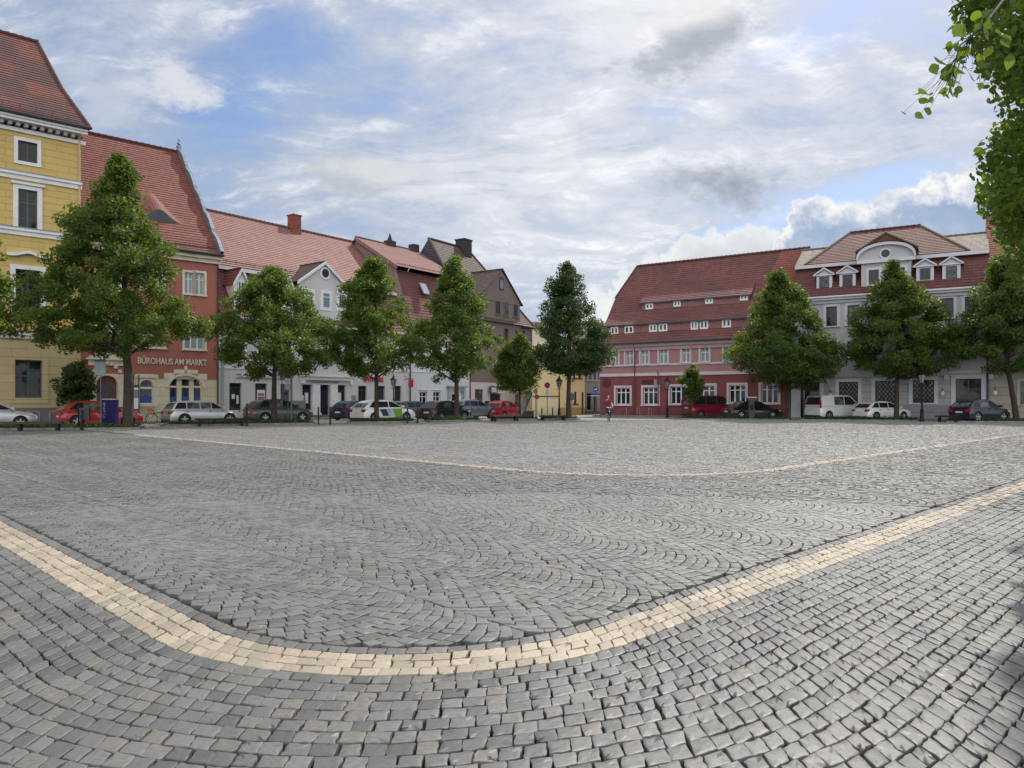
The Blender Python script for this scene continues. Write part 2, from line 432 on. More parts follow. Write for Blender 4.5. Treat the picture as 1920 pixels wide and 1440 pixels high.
m = MB(); roof_plane(m, E0, E1, K1, K0); roof_plane(m, K0, K1, RE, RS)
B1 = Vector((.4, 12.7, zg)); roof_plane(m, E1, B1, Vector((K1.x, 9.6, K1.z)), K1); roof_plane(m, K1, (K1.x, 9.6, K1.z), RE, RE)
roof_plane(m, B1, (uL, 12.7, zg), (uL, 9.6, K1.z), (K1.x, 9.6, K1.z)); roof_plane(m, (K1.x, 9.6, K1.z), (uL, 9.6, K1.z), RS, RE)
ridge(m, RS, RE, .17); ridge(m, K1, RE, .13); ridge(m, E1, K1, .13)
rf = h.part(m, 'roof', T_redgrey)
for (px, py) in ((31, 185), (0, 121)):
    t = 2.0 if py == 185 else 4.1
    p = Vector(h.pt(px, py, t)); q = MB()
    q.obox(p+Vector((0, -.05, .02)), [(1, 0, 0), (0, .55, .83), (0, -.83, .55)], (.28, .4, .06), 0)
    q.obox(p+Vector((0, -.12, .05)), [(1, 0, 0), (0, .55, .83), (0, -.83, .55)], (.22, .33, .04), 1)
    q.build('skylight', [M_gutter, M_glass_sky], rf)
snowguard(h, uL, .1, -.35, zg+.55)
downpipe(h, -.12, .3, zg-.35, mat('pipe_yellow', (.5, .40, .2), .5), .07)

# --- red house with the stepped gable coping
C_red = stucco('red_render', (.36, .135, .108)); C_cream = stucco('cream_render', (.60, .55, .42))
C_creamA = ashlar('cream_blocks', (.60, .55, .42), 1.6, .6, (.42, .38, .28))
h = House('town_house', 'red and cream house with arched ground floor windows and scalloped grey gable coping', 152, 48, 42.2, .03)
RED = h
u1 = h.u(410); ze = h.z(409, 480); zs = h.z(330, 740)
zcr = h.z(385, 714)     # where cream meets red
# upper windows (one visible right of the big tree, the rest repeat along the storey)
pr = h.rect(346, 387, 508, 553)
for k in range(3):
    du = -k*2.75
    a = h.rect(346, 362, 511, 551); b = h.rect(366, 383, 512, 553)
    for (c, nm) in ((a, 0), (b, 1)):
        h.window(0, 0, 0, 0, M_frame_white, pane=M_curtain, sur=M_offwhite, sw=.15, cols=2, tr=.7, sill=True, uvz=(c[0]+du, c[1]+du, c[2], c[3]))
    a2 = (a[0]+du, b[1]+du, h.z(365, 655), h.z(365, 607))
    h.window(0, 0, 0, 0, M_frame_white, pane=M_curtain, sur=M_offwhite, sw=.15, cols=3, tr=.7, sill=True, uvz=a2)
def arch_pts(ua, ub, zs_, zt, n=14):
    c = (ua+ub)/2; r = (ub-ua)/2; return [(c-r*math.cos(math.pi*i/n), zs_+(zt-zs_)*math.sin(math.pi*i/n)) for i in range(n+1)]
ARCH = []
def arch_window(l, r, t, spring, b, bars, frame, trans, name='window', pane=M_glass):
    ua, ub, z0, z1 = h.rect(l, r, t, b); zsn = h.z((l+r)/2, spring)
    h.holes.append((ua, ub, z0, z1)); ap = arch_pts(ua, ub, zsn, z1-.001); ARCH.append((ua, ub, z1, ap))
    q = MB(); y = .16
    pts = [(ua, z0)]+ap+[(ub, z0)]
    inner = [((p[0]-(ua+ub)/2)*.9+(ua+ub)/2, (p[1]-z0)*.955+z0+.05) for p in pts]
    for i in range(len(pts)):
        a, b2, c, d = pts[i], pts[(i+1) % len(pts)], inner[(i+1) % len(pts)], inner[i]
        q.prism([a, b2, c, d], y-.03, y+.03)
    for tt in trans: q.box(ua+.05, ub-.05, y-.04, y+.04, z0+(z1-z0)*tt-.07, z0+(z1-z0)*tt+.07)
    for (f, w_) in bars: q.box(ua+(ub-ua)*f-w_, ua+(ub-ua)*f+w_, y-.06, y+.03, z0, z0+(z1-z0)*.97 if abs(f-.5) < .3 else zsn)
    w = q.build(name, frame, h.root)
    g = MB(); g.poly([(p[0], y+.01, p[1]) for p in pts]); g.build('pane', pane, w)
    s_ = MB(); o = [((p[0]-(ua+ub)/2)*1.17+(ua+ub)/2, (p[1]-zsn)*1.14+zsn if p[1] > zsn else p[1]) for p in ap]
    for i in range(len(ap)-1): s_.prism([ap[i], ap[i+1], o[i+1], o[i]], -.06, .02)
    s_.build('surround', M_offwhite, w)
    return w, (ua, ub, z0, z1, zsn)
w1, g1 = arch_window(262, 287, 712, 724, 757, [], M_frame_white, [.66])
w2, g2 = arch_window(316, 380, 704, 727, 757, [(.32, .16), (.68, .16)], M_offwhite, [.6])
for (w_, g_, us_) in ((w1, g1, [(.05, .95)]), (w2, g2, [(.03, .22), (.42, .58), (.78, .97)])):
    q = MB()
    for a, b in us_: q.box(g_[0]+(g_[1]-g_[0])*a, g_[0]+(g_[1]-g_[0])*b, .135, .15, g_[2]+.08, g_[2]+.5)
    q.build('window_display', mat('display_blue', (.02, .07, .32), .5), w_)
q = MB(); q.box(g1[0]-.25, g1[1]+.25, -.2, .02, g1[2]-.18, g1[2]); q.build('sill', M_offwhite, w1)
# doorway with rounded portal
dw, gd = arch_window(181, 219, 704, 718, 800, [(.5, .04)], mat('door_brown', (.16, .06, .05), .5), [.78], 'door', mat('door_panel', (.13, .05, .045), .5))
q = MB(); q.box(gd[0]+.35, gd[1]-.35, .1, .15, 1.5, 2.5); q.build('pane', M_glass, dw)
q = MB()
for i in range(9): q.box(gd[0]-.42+(gd[1]-gd[0]+.84)*i/8-.11, gd[0]-.42+(gd[1]-gd[0]+.84)*i/8+.11, -.14, .02, h.z(200, 700)-.3+.9*math.sin(math.pi*i/8), h.z(200, 700)-.08+.9*math.sin(math.pi*i/8))
q.box(gd[0]-.55, gd[0]-.05, -.12, .02, 0, 3.0); q.box(gd[1]+.05, gd[1]+.55, -.12, .02, 0, 3.0)
zp = h.z(200, 675); q.box(gd[0]-.5, gd[1]+.5, -.08, .02, h.z(200, 694)+.3, zp)
q.prism([(gd[0]-.7, zp), (gd[1]+.7, zp), (gd[1]+.3, zp+.28), ((gd[0]+gd[1])/2, zp+.75), (gd[0]-.3, zp+.28)], -.22, .02)
q.build('portal', M_offwhite, dw)
def ex(m):
    for ua, ub, z1, ap in ARCH:   # spandrels of the arches
        half = len(ap)//2
        for i in range(half): m.poly([(ap[i][0], 0, ap[i][1]), (ap[i+1][0], 0, ap[i+1][1]), (ua, 0, z1)], 0 if z1 < 20 else 1)
        for i in range(half, len(ap)-1): m.poly([(ap[i][0], 0, ap[i][1]), (ap[i+1][0], 0, ap[i+1][1]), (ub, 0, z1)], 0)
        for i in range(len(ap)-1): m.poly([(ap[i][0], 0, ap[i][1]), (ap[i][0], .24, ap[i][1]), (ap[i+1][0], .24, ap[i+1][1]), (ap[i+1][0], 0, ap[i+1][1])], 0)
        m.poly([(ua, .242, g1[2]-1), (ub, .242, g1[2]-1), (ub, .242, z1), (ua, .242, z1)], 0)
zm = [g_[3] for g_ in (g1, g2, gd)]
h.wall(0, u1, 0, ze-.3, [C_creamA, C_red], [(max(zm)+.001, 1)], 17, extra=ex)
# cream wall reaches only up to the stepped border; red fields beside the arches
segs = [(u1*.0, gd[0]-.75), (gd[1]+.75, g1[0]-.35), (g1[1]+.35, g2[0]-.3), (g2[1]+.3, u1)]
zr = h.z(345, 711)
for a, b in segs:
    if b > a: q = MB(); q.box(a, b, -.012, .0, zr, max(zm)+.02); h.part(q, 'red_field', C_red)
q = MB()
for g_, st in ((g1, [(.35, .1), (.2, .32)]), (g2, [(.3, .08), (-.35, .34), (-1.05, .6)])):
    zt = g_[3]
    for e, dz in st: q.box(g_[0]-e, g_[1]+e, -.035, .01, zr-.02, zt+dz+.06)
h.part(q, 'stepped_border', M_offwhite)
b0 = h.u(258); b1 = h.u(387)
zt0 = h.z(322, 684); zt1 = h.z(322, 671)
text_mesh('lettering', 'BÜROHAUS AM MARKT', b1-b0, (zt1-zt0)*1.12, lambda x, y, d: (b0+x, -.02-d, zt0+y), M_offwhite, h.root, .05, .012)
h.band(0, u1+.1, 0, 0, 0, M_offwhite, prof=[(ze-.62, ze-.35, .2), (ze-.35, ze-.12, .42)], name='eaves_cornice')
q = MB(); q.tube([(0, -.6, ze-.03), (u1+.15, -.6, ze-.03)], .11, 8); q.box(0, u1+.1, -.6, .1, ze-.12, ze); h.part(q, 'gutter', M_gutter)
vR = 8.6; RE = Vector(h.pt(327, 284, vR)); RS = Vector((-1.2, vR, RE.z)); E0 = Vector((-.0, -.5, ze)); E1 = Vector((u1, -.5, ze))
m = MB(); RR = Vector((u1, vR, RE.z)); roof_plane(m, E0, E1, RR, Vector((0, vR, RE.z))); roof_plane(m, (u1, 17.2, ze), (0, 17.2, ze), (0, vR, RE.z), RR)
ridge(m, (0, vR, RE.z), RR, .17)
for u in (0, u1): m.poly([(u, .0, ze-.3), (u, 17.2, ze-.3), (u, 17, ze), (u, vR, RE.z-.05), (u, -.3, ze)], 1)
rf = h.part(m, 'roof', [T_red, C_red])
# eyebrow dormer
t = .23; pc = E0.lerp(RR, t); q = MB(); uc = h.u(297, 1.9); zc = ze+(RE.z-ze)*((1.6+.5)/(vR+.5)); n = 20; sl = (RE.z-ze)/(vR+.5)
prev = None
for i in range(n+1):
    x = -2.1+4.2*i/n; b = .85*math.exp(-(x/.85)**2); v0 = 1.6; zf = zc+b; vb = v0+b/sl+.02+1.6*b
    cur = ((uc+x, v0, zf), (uc+x, vb+.3, ze+sl*(vb+.3+.5)+.03), (uc+x, v0, zc-.02))
    if prev:
        q.poly([prev[0], cur[0], cur[1], prev[1]], 0, [(x, 0), (x+.2, 0), (x+.2, 1), (x, 1)]); q.poly([prev[2], cur[2], cur[0], prev[0]], 1)
    prev = cur
q.build('eyebrow_dormer', [T_red, M_frame_dark], rf)
# scalloped zinc coping on the gable
pts = []; N = 5; A = Vector((u1+.05, -.55, ze+.05)); B = Vector((u1+.05, vR, RE.z+.3)); ax = (B-A); nn = Vector((0, -ax.z, ax.y)).normalized()
for k in range(N):
    for i in range(8):
        f = i/8; t = (k+f)/N; pts.append(A+ax*t+nn*(.10+.17*math.sin(math.pi*f)**1.5+.16*(1-f)))
pts.append(B+nn*.3); q = MB()
for i in range(len(pts)-1):
    a, b = pts[i], pts[i+1]; lo_a = A+ax*(i/(len(pts)-1))-nn*.25; lo_b = A+ax*((i+1)/(len(pts)-1))-nn*.25
    for x0, x1 in ((-.12, .12),):
        P = [Vector((u1+x0, p.y, p.z)) for p in (lo_a, lo_b, b, a)]; Q = [Vector((u1+x1, p.y, p.z)) for p in (lo_a, lo_b, b, a)]
        q.poly(P); q.poly(list(reversed(Q))); q.poly([P[3], P[2], Q[2], Q[3]]); q.poly([P[0], Q[0], Q[1], P[1]])
h.part(q, 'gable_coping', M_zinc)
q = MB(); q.lathe(u1+.05, vR, [(RE.z+.2, .2), (RE.z+.5, .2), (RE.z+.55, .07), (RE.z+.7, .14), (RE.z+.85, .07), (RE.z+1.0, .09), (RE.z+1.15, .02)], 8); h.part(q, 'finial', M_zinc, 40)
snowguard(h, u1*.45, u1-.2, -.1, ze+.5)
downpipe(h, u1-.1, .3, ze-.1, M_gutter)
q = MB(); q.box(h.u(245), h.u(257), -.5, -.42, h.z(250, 769), h.z(250, 722)); q.box(h.u(245)+.06, h.u(257)-.06, -.51, -.5, h.z(250, 768)+.05, h.z(250, 746), 1)
q.box(h.u(245)+.06, h.u(257)-.06, -.51, -.5, h.z(250, 745), h.z(250, 732), 2); q.box(h.u(245)+.06, h.u(257)-.06, -.51, -.5, h.z(250, 731), h.z(250, 727), 1)
q.tube([(h.u(246), -.46, 0), (h.u(246), -.46, 3.2)], .04, 6); q.tube([(h.u(256.5), -.46, 0), (h.u(256.5), -.46, 3.2)], .04, 6)
wx, wy = h.world(0, 0)
o = q.build('information_board', [M_gutter, M_white, mat('board_grey', (.25, .26, .28), .5)]); o.location = (h.P[0], h.P[1], 0); o.rotation_euler = h.root.rotation_euler
tag(o, 'dark framed company board on two posts by the red house', 'notice board')

# --- long white pharmacy house
C_wht = stucco('white_render', (.60, .585, .60)); C_lil = stucco('lilac_white_render', (.58, .57, .59))
h = House('town_house', 'long white pharmacy house with pale red roof and pillared entrance', 410, RED.Y(u1), 53)
WHT = h
u1 = h.u(769); v2 = 1.9
zE = h.z(408, 496, v2); zL = 7.6
def shop(l, r, t, b, **k): return h.window(l, r, t, b, M_frame_dark, cols=1, tr=.82, sill=False, fw=.07, rec=.2, **k)
W = [shop(430, 453, 718, 769), shop(478.5, 500.7, 719, 769), shop(526, 544, 720, 769)]
P1 = shop(567, 584.5, 721, 783); P2 = h.window(599, 618, 721.5, 785, mat('door_navy', (.012, .02, .045), .4), cols=2, tr=.8, sill=False, rec=.28, name='door'); P3 = shop(631.6, 648, 722, 783)
for l, r in ((671, 687), (707, 721), (739, 752)): h.window(l, r, 723.5, 758, M_frame_dark, cols=2, tr=.75, sill=True, sur=C_wht, sw=.1)
for i in range(7):
    l = 440+i*44; l2 = l+19-i*.9
    h.window(l, l2, 640, 676, M_frame_white, sur=M_white, sw=.13)
pap = mat('paper', (.62, .65, .7), .6, var=.2, scale=7)
for (wd, items) in ((W[0], [(437, 443, 739, 748), (446, 450, 741, 757)]), (P1, [(568.5, 572, 741, 756), (574, 580.5, 736, 756)]), (P3, [(632.5, 642, 736, 755)])):
    q = MB()
    for l, r, t, b in items:
        a = h.rect(l, r, t, b); q.box(a[0], a[1], .165, .19, a[2], a[3])
    q.build('notice', pap, wd)
a = h.rect(484.5, 499, 731, 753); q = MB(); q.box(a[0], a[1], .165, .19, a[2], a[3], 0); q.box(a[0]+.06, a[1]-.06, .155, .165, a[2]+(a[3]-a[2])*.5, a[3]-.25, 1); q.box(a[0]+.06, a[1]-.06, .155, .165, a[2]+.15, a[2]+(a[3]-a[2])*.42, 2)
q.build('poster', [M_white, mat('poster_orange', (.5, .13, .04), .5), mat('poster_grey', (.15, .17, .2), .5)], W[1])
h.wall(0, u1, 0, zL, [M_plinth, C_wht], [(.55, 1)], 16)
q = MB(); za = h.z(610, 713); zb_ = h.z(610, 704.5); q.box(h.u(559), h.u(661), -.42, .02, za+.28, zb_); q.box(h.u(562), h.u(658), -.25, .02, za, za+.28)
for px in (566, 656): q.box(h.u(px)-.14, h.u(px)+.14, -.3, .02, za-.3, za)
h.part(q, 'entrance_cornice', M_white)
for px in (592, 625): 
    q = MB(); u = h.u(px); q.box(u-.36, u+.36, -.14, .02, .25, h.z(px, 721)); q.box(u-.44, u+.44, -.2, .02, .15, .5); h.part(q, 'pilaster', M_white)
q = MB(); q.box(h.u(580), h.u(640), -1.0, .0, 0, .16); q.box(h.u(584), h.u(636), -.6, .28, .16, .32); h.part(q, 'entrance_step', M_stonekerb)
t0, t1 = h.u(583), h.u(635); zz = h.z(609, 718.5); text_mesh('entrance_lettering', 'ADLER-APOTHEKE', t1-t0, h.z(609, 714.5)-zz, lambda x, y, d: (t0+x, -.01-d, zz+y), mat('letter_grey', (.22, .22, .24), .5), h.root, .03)
r0, r1 = h.u(680), h.u(718); zq = h.z(699, 716); text_mesh('pharmacy_lettering', 'APOTHEKE', r1-r0, (h.z(699, 707)-zq), lambda x, y, d: (r0+x, -.03-d, zq+y), M_red, h.root, .08, .01)
s0, s1 = h.u(452), h.u(503); zs_ = h.z(478, 711); text_mesh('shop_lettering', 'City Immo', s1-s0, h.z(478, 700)-zs_, lambda x, y, d: (s0+x, -.06-d, zs_+y), M_white, h.root, .08, .015)
q = MB(); q.box(h.u(443), h.u(533), -.06, .01, h.z(478, 703), h.z(478, 701.8)); q.box(h.u(443), h.u(533), -.06, .01, h.z(478, 709.6), h.z(478, 708.4)); h.part(q, 'sign_rail', mat('rail_grey', (.2, .2, .22), .4))
q = MB(); a = h.rect(659, 666, 741, 757); q.box(a[0], a[1], -.12, .01, a[2], a[3], 0); q.box(a[0]+.15, a[1]-.15, -.13, -.12, a[2]+.35, a[3]-.25, 1); h.part(q, 'service_hatch', [mat('hatch_grey', (.3, .31, .33), .5), M_gutter])
h.band(h.u(676), u1, h.z(720, 696), h.z(720, 691), .08, M_white, 'string_course'); h.band(0, h.u(556), h.z(480, 693), h.z(480, 689.5), .06, M_white, 'string_course')
# hanging pharmacy sign
q = MB(); uu = h.u(757); zz = h.z(757, 711); q.tube([(uu, 0, zz), (uu, -1.25, zz)], .03, 6, 0); q.tube([(uu, 0, zz+.35), (uu, -.7, zz+.02)], .025, 6, 0); q.box(uu-.05, uu+.05, -1.2, -.65, zz-.75, zz-.08, 1)
q.tube([(uu, -.9, zz-.08), (uu, -.9, zz)], .02, 5, 0); h.part(q, 'hanging_sign', [M_black, M_red])
# mansard roof
m = MB(); L0, L1 = Vector((0, -.35, zL)), Vector((u1, -.35, zL)); K0, K1 = Vector((0, v2+.2, zE-.25)), Vector((u1, v2+.2, zE-.25))
roof_plane(m, L0, L1, K1, K0, mi=1); vR = 8.0
zR = h.z(380, 394, vR); zR2 = h.z(667, 454, vR); zR = (zR+zR2)/2
Eu0, Eu1 = Vector((0, v2-.25, zE)), Vector((u1, v2-.25, zE)); R0, R1 = Vector((0, vR, zR)), Vector((u1, vR, zR))
roof_plane(m, Eu0, Eu1, R1, R0, mi=0); roof_plane(m, (u1, 16, zL), (0, 16, zL), R0, R1, mi=0); ridge(m, R0, R1, .17, 0)
m.box(0, u1, v2-.2, v2+.3, zE-.3, zE-.02, 2)
for u in (0, u1): m.poly([(u, -.3, zL-.2), (u, 16, zL-.2), (u, vR, zR-.03), (u, v2, zE-.1)], 3)
rf = h.part(m, 'roof', [T_pink, T_old, M_white, C_wht])
q = MB(); cu, cz = h.u(550, vR-.1), zR; p = Vector(h.pt(550, 406, vR-.1)); hw = .42; q.box(cu-hw, cu+hw, vR-.7, vR+.2, zR-1.4, p.z, 0); q.box(cu-hw-.06, cu+hw+.06, vR-.76, vR+.26, p.z, p.z+.1, 0); q.build('chimney', M_brick, rf)
snowguard(h, .2, h.u(560, v2), v2, zE+.4)
q = MB(); q.tube([(0, -.45, zL-.05), (u1, -.45, zL-.05)], .1, 8); q.box(0, u1, -.38, .02, zL-.25, zL-.05); h.part(q, 'gutter', M_pipe)
downpipe(h, .25, .3, zL-.1, M_pipe, .09); downpipe(h, u1-.08, .3, zL-.1, M_gutter, .06)
def gable_front(h, ul, ur, zb, ze_, apu, apz, vback, wallm, trim, roofm, cheek, over=.25, name='gable_dormer', slope=None, drop=None):
    """upright dormer with its own saddle roof; returns the part that carries its windows"""
    m = MB(); m.poly([(ul, 0, zb), (ur, 0, zb), (ur, 0, ze_), (apu, 0, apz), (ul, 0, ze_)], 0)
    for u in (ul, ur): m.poly([(u, 0, zb), (u, vback, zb), (u, vback, ze_), (u, 0, ze_)], 1)
    o = m.build(name, [wallm, cheek], h.root)
    q = MB(); k = (apz-ze_)/(apu-ul); 
    e0, e1 = Vector((ul-over, -.2, ze_-over*k)), Vector((ul-over, vback, ze_-over*k)); a0, a1 = Vector((apu, -.2, apz)), Vector((apu, vback+(apz-ze_)*(slope or 1), apz))
    roof_plane(q, e0, e1, a1, a0, mi=0)
    f0, f1 = Vector((ur+over, -.2, ze_-over*k)), Vector((ur+over, vback, ze_-over*k)); roof_plane(q, f0, f1, a1, a0, mi=0); ridge(q, a0, a1, .1, 0)
    for p, r_ in ((e0, a0), (f0, a0)):
        d = (r_-p); nz = Vector((0, 0, .22)); b0_, b1_ = p-nz, r_-nz
        for y0, y1 in ((-.26, -.16),):
            P = [Vector((v.x, y0, v.z)) for v in (b0_, b1_, r_+Vector((0, 0, .03)), p+Vector((0, 0, .03)))]; Q = [Vector((v.x, y1, v.z)) for v in P]
            q.poly(P, 1); q.poly(Q, 1)
            for i in range(4): q.poly([P[i], P[(i+1) % 4], Q[(i+1) % 4], Q[i]], 1)
    q.build('dormer_roof', [roofm, trim], o)
    return o
ul, ur = h.u(560), h.u(651); zz0 = h.z(600, 600); zz1 = h.z(560, 524)
gd_ = gable_front(h, ul, ur, zz0-.4, zz1, (ul+ur)/2, h.z(611, 492), 3.4, C_lil, M_white, T_brown, T_slate, slope=.9)
for (l, r, t, b) in ((572.5, 586.5, 546, 576), (604.5, 618.5, 549, 578), (634.5, 647, 551.5, 580)):
    w = h.window(l, r, t, b, M_frame_white, pane=M_glass_sky, sur=M_white, sw=.2, cols=1, tr=.72, sill=False, hole=False); w.parent = gd_
q = MB(); p = Vector(h.pt(609, 512.5, 0)); q.tube([p+Vector((0, -.09, 0)), p+Vector((0, .02, 0))], .52, 20, 0); q.tube([p+Vector((0, -.1, 0)), p+Vector((0, -.02, 0))], .36, 20, 1); q.build('round_window', [M_white, M_glass], gd_)
for (l, r, t, b) in ((439, 463, 522, 545), (530, 549, 537, 556)):
    a = h.rect(l, r, t, b); g_ = gable_front(h, a[0], a[1], a[2]-1.5, a[3]-.15, (a[0]+a[1])/2, a[3]+.75, 1.8, M_white, M_white, T_old, M_white, over=.2)
    w = h.window(0, 0, 0, 0, M_frame_white, cols=2, tr=0, sill=False, hole=False, uvz=(a[0]+.3, a[1]-.3, a[2]-.9, a[3]-.25)); w.parent = g_

# --- pale house with the door hood
C_pale = stucco('pale_blue_render', (.60, .64, .66))
h = House('town_house', 'pale blue white house with a carved door hood between pharmacy and grey gable house', 770, WHT.Y(u1), 54)
PALE = h; u1 = h.u(881); v2 = 1.9
zE = h.z(742, 500, v2); zL = 7.9
for l, r in ((786, 800.5), (811.5, 825.5)): h.window(l, r, 734.5, 765, M_frame_white, cols=2, tr=.7, sur=M_white, sw=.12)
h.window(846, 860, 739, 780, mat('door_dark', (.02, .022, .025), .4), cols=1, tr=.8, sur=M_white, sw=.35, sill=False, name='door')
for i in range(4): h.window(783+i*26, 797+i*26-i*.4, 640, 674, M_frame_white, cols=2, tr=.7, sur=M_white, sw=.12)
h.wall(0, u1, 0, zL, [M_plinth, C_pale], [(.5, 1)], 15)
q = MB()
for l, r in ((783.5, 803), (809, 828)): q.box(h.u(l), h.u(r), -.2, .02, h.z((l+r)/2, 731.5), h.z((l+r)/2, 729.5))
h.part(q, 'lintel', M_white)
q = MB(); a0, a1 = h.u(836), h.u(871); z0 = h.z(853, 731); q.box(a0+.3, a1-.3, -.3, .02, z0-.1, z0+.25); q.box(a0, a1, -.5, .02, z0+.25, z0+.42); q.box(a0+.2, a0+.5, -.35, .02, z0-.9, z0-.1); q.box(a1-.5, a1-.2, -.35, .02, z0-.9, z0-.1); h.part(q, 'door_hood', M_plinth if 0 else mat('hood_grey', (.34, .36, .37), .7))
h.band(0, u1, h.z(820, 699), h.z(820, 696), .08, M_white, 'string_course')
m = MB(); vR = 7.2; zR = h.z(673, 446, vR); uv = h.u(673, vR)
roof_plane(m, (0, -.35, zL), (u1, -.35, zL), (u1, v2+.2, zE-.2), (0, v2+.2, zE-.2), mi=1)
roof_plane(m, (-.3, v2-.5, zE), (u1, v2-.5, zE), (u1, vR, zR), (-.3, vR, zR), mi=0); roof_plane(m, (u1, 15, zL), (-.3, 15, zL), (-.3, vR, zR), (u1, vR, zR), mi=0)
ridge(m, (-.3, vR, zR), (u1, vR, zR), .15, 0); m.poly([(-.02, -.3, zL-.2), (-.02, 15, zL-.2), (-.02, vR, zR-.05), (-.02, v2, zE-.1)], 2); m.poly([(u1, -.3, zL-.2), (u1, 15, zL-.2), (u1, vR, zR-.05), (u1, v2, zE-.1)], 2)
q2 = [(-.34, v2-.5, zE), (-.34, vR, zR)]; m.obox((Vector(q2[0])+Vector(q2[1]))/2-Vector((0, 0, .12)), [(1, 0, 0), Vector(q2[1])-Vector(q2[0]), Vector((0, -(zR-zE), vR-v2+.5))], (.05, (Vector(q2[1])-Vector(q2[0])).length/2, .16), 3)
rf = h.part(m, 'roof', [T_pink, T_old, mat('gable_tan', (.25, .19, .17), .9), mat('verge_board', (.22, .14, .12), .8)])
for px, py, w_, top in ((731, 462, .5, 452), (776, 470, .42, 459)):
    q = MB(); u = h.u(px, vR); zt = h.z(px, top, vR); q.box(u-w_, u+w_, vR-.4, vR+.4, zR-.6, zt)
    if px == 731: q.lathe(u, vR, [(zt, .3), (zt+.4, .16), (zt+.75, .05)], 8)
    q.build('chimney', M_darkbrick, rf)
q = MB(); p = Vector(h.pt(793, 542, 1.2)); q.obox(p+Vector((0, -.22, 0)), [(1, 0, 0), (0, .5, .86), (0, -.86, .5)], (.42, .62, .06)); q.build('skylight', mat('skylight_glass', (.3, .33, .38), .2), rf)
q = MB(); q.tube([(0, -.45, zL-.05), (u1, -.45, zL-.05)], .1, 8); h.part(q, 'gutter', M_pipe)
snowguard(h, 0, u1, v2-.1, zE+.35)
downpipe(h, u1-.05, .3, zL-.1, mat('pipe_red', (.13, .04, .035), .5), .06)

# --- grey brown house with the big gable
C_gry = stucco('grey_brown_render', (.20, .165, .15), .3); C_shop = stucco('shop_white_render', (.58, .55, .56))
h = House('town_house', 'grey brown house with a big street gable above a white shop floor', 882, PALE.Y(u1), 56)
GRY = h; u1 = h.u(996); zb = h.z(930, 718); ze = h.z(988, 613); ug0, ug1 = h.u(897), h.u(975); apu = h.u(940); apz = h.z(940, 506)
M_wbrown = mat('window_brown', (.06, .035, .04), .5)
h.window(890.5, 906, 730, 778, mat('door_maroon', (.035, .018, .022), .5), cols=2, tr=.75, sill=False, name='door')
h.window(919, 939, 738.5, 776, M_wbrown, cols=2, tr=.8, sill=False); h.window(966, 977, 740, 756, M_wbrown, cols=2, tr=0)
for l, r, t, b in ((928.6, 937, 564.5, 589), (944, 952, 566.5, 592), (962.5, 970, 571, 594.5), (945, 953, 616, 640), (932, 938.5, 628, 640), (966, 971.5, 620, 641), (978.5, 984, 620.5, 642), (897, 905, 612, 638), (912, 920, 614, 639)):
    w = h.window(l, r, t, b, M_wbrown, cols=2, tr=.7, hole=not (t < 612), sur=C_gry, sw=.1)
zgb = h.z(975, 568)
def ex(m):
    m.poly([(ug0, 0, ze), (ug1, 0, ze), (ug1, 0, zgb), (apu, 0, apz), (ug0, 0, zgb)], 1)
    for u in (ug0, ug1): m.poly([(u, 0, ze), (u, 6, ze), (u, 6, zgb), (u, 0, zgb)], 1)
h.wall(0, u1, 0, ze, [C_shop, C_gry], [(zb, 1)], 13, extra=ex)
q = MB(); p = Vector(h.pt(940, 531, 0)); q.box(p.x-.42, p.x+.42, -.05, .01, p.z-.75, p.z+.3, 0); q.tube([p+Vector((0, -.05, .3)), p+Vector((0, .01, .3))], .42, 16, 0); q.box(p.x-.27, p.x+.27, -.07, -.05, p.z-.6, p.z+.35, 1); h.part(q, 'attic_window', [M_wbrown, M_glass_sky])
m = MB(); e0 = Vector((ug0-.35, -.25, zgb-.35)); e1 = Vector((ug0-.35, 7, zgb-.35)); a0, a1 = Vector((apu, -.25, apz+.05)), Vector((apu, 9.5, apz+.05))
roof_plane(m, e0, e1, a1, a0, mi=0); roof_plane(m, (ug1+.35, -.25, zgb-.35), (ug1+.35, 7, zgb-.35), a1, a0, mi=0); ridge(m, a0, a1, .12, 0)
h.part(m, 'gable_roof', [T_brown])
vR = 6.5; RA = Vector(h.pt(804, 446, vR)); RB = Vector(h.pt(876, 468, vR)); zR = (RA.z+RB.z)/2; RA.z = RB.z = zR
m = MB(); LA = Vector((-.2, -.3, ze)); LB = Vector((u1+.25, -.3, ze)); BA = Vector((-.2, 13, ze)); BB = Vector((u1+.25, 13, ze))
RA.x = max(RA.x, -3.2)
roof_plane(m, LA, LB, RB, RA, mi=0); roof_plane(m, LB, BB, RB, RB, mi=1); roof_plane(m, BB, BA, RA, RB, mi=0); roof_plane(m, BA, LA, RA, RA, mi=2)
ridge(m, RA, RB, .16, 0); ridge(m, LA, RA, .16, 3); ridge(m, LB, RB, .14, 0)
rf = h.part(m, 'roof', [T_brown, T_tan, T_slate, T_grey])
q = MB(); u = h.u(870, vR-.3); zt = h.z(870, 452, vR-.3); q.box(u-.7, u+.7, vR-.9, vR+.4, zR-2.5, zt); q.box(u-.78, u+.78, vR-.98, vR+.48, zt, zt+.15); q.build('chimney', M_darkbrick, rf)
q = MB(); q.tube([(ug1, -.4, ze-.05), (u1+.25, -.4, ze-.05)], .1, 8); h.part(q, 'gutter', M_gutter); downpipe(h, u1-.1, .3, ze-.1, mat('pipe_red', (.13, .04, .035), .5), .06)
h.band(ug0, ug1, zgb-.35, zgb-.2, .06, C_gry, 'string_course')
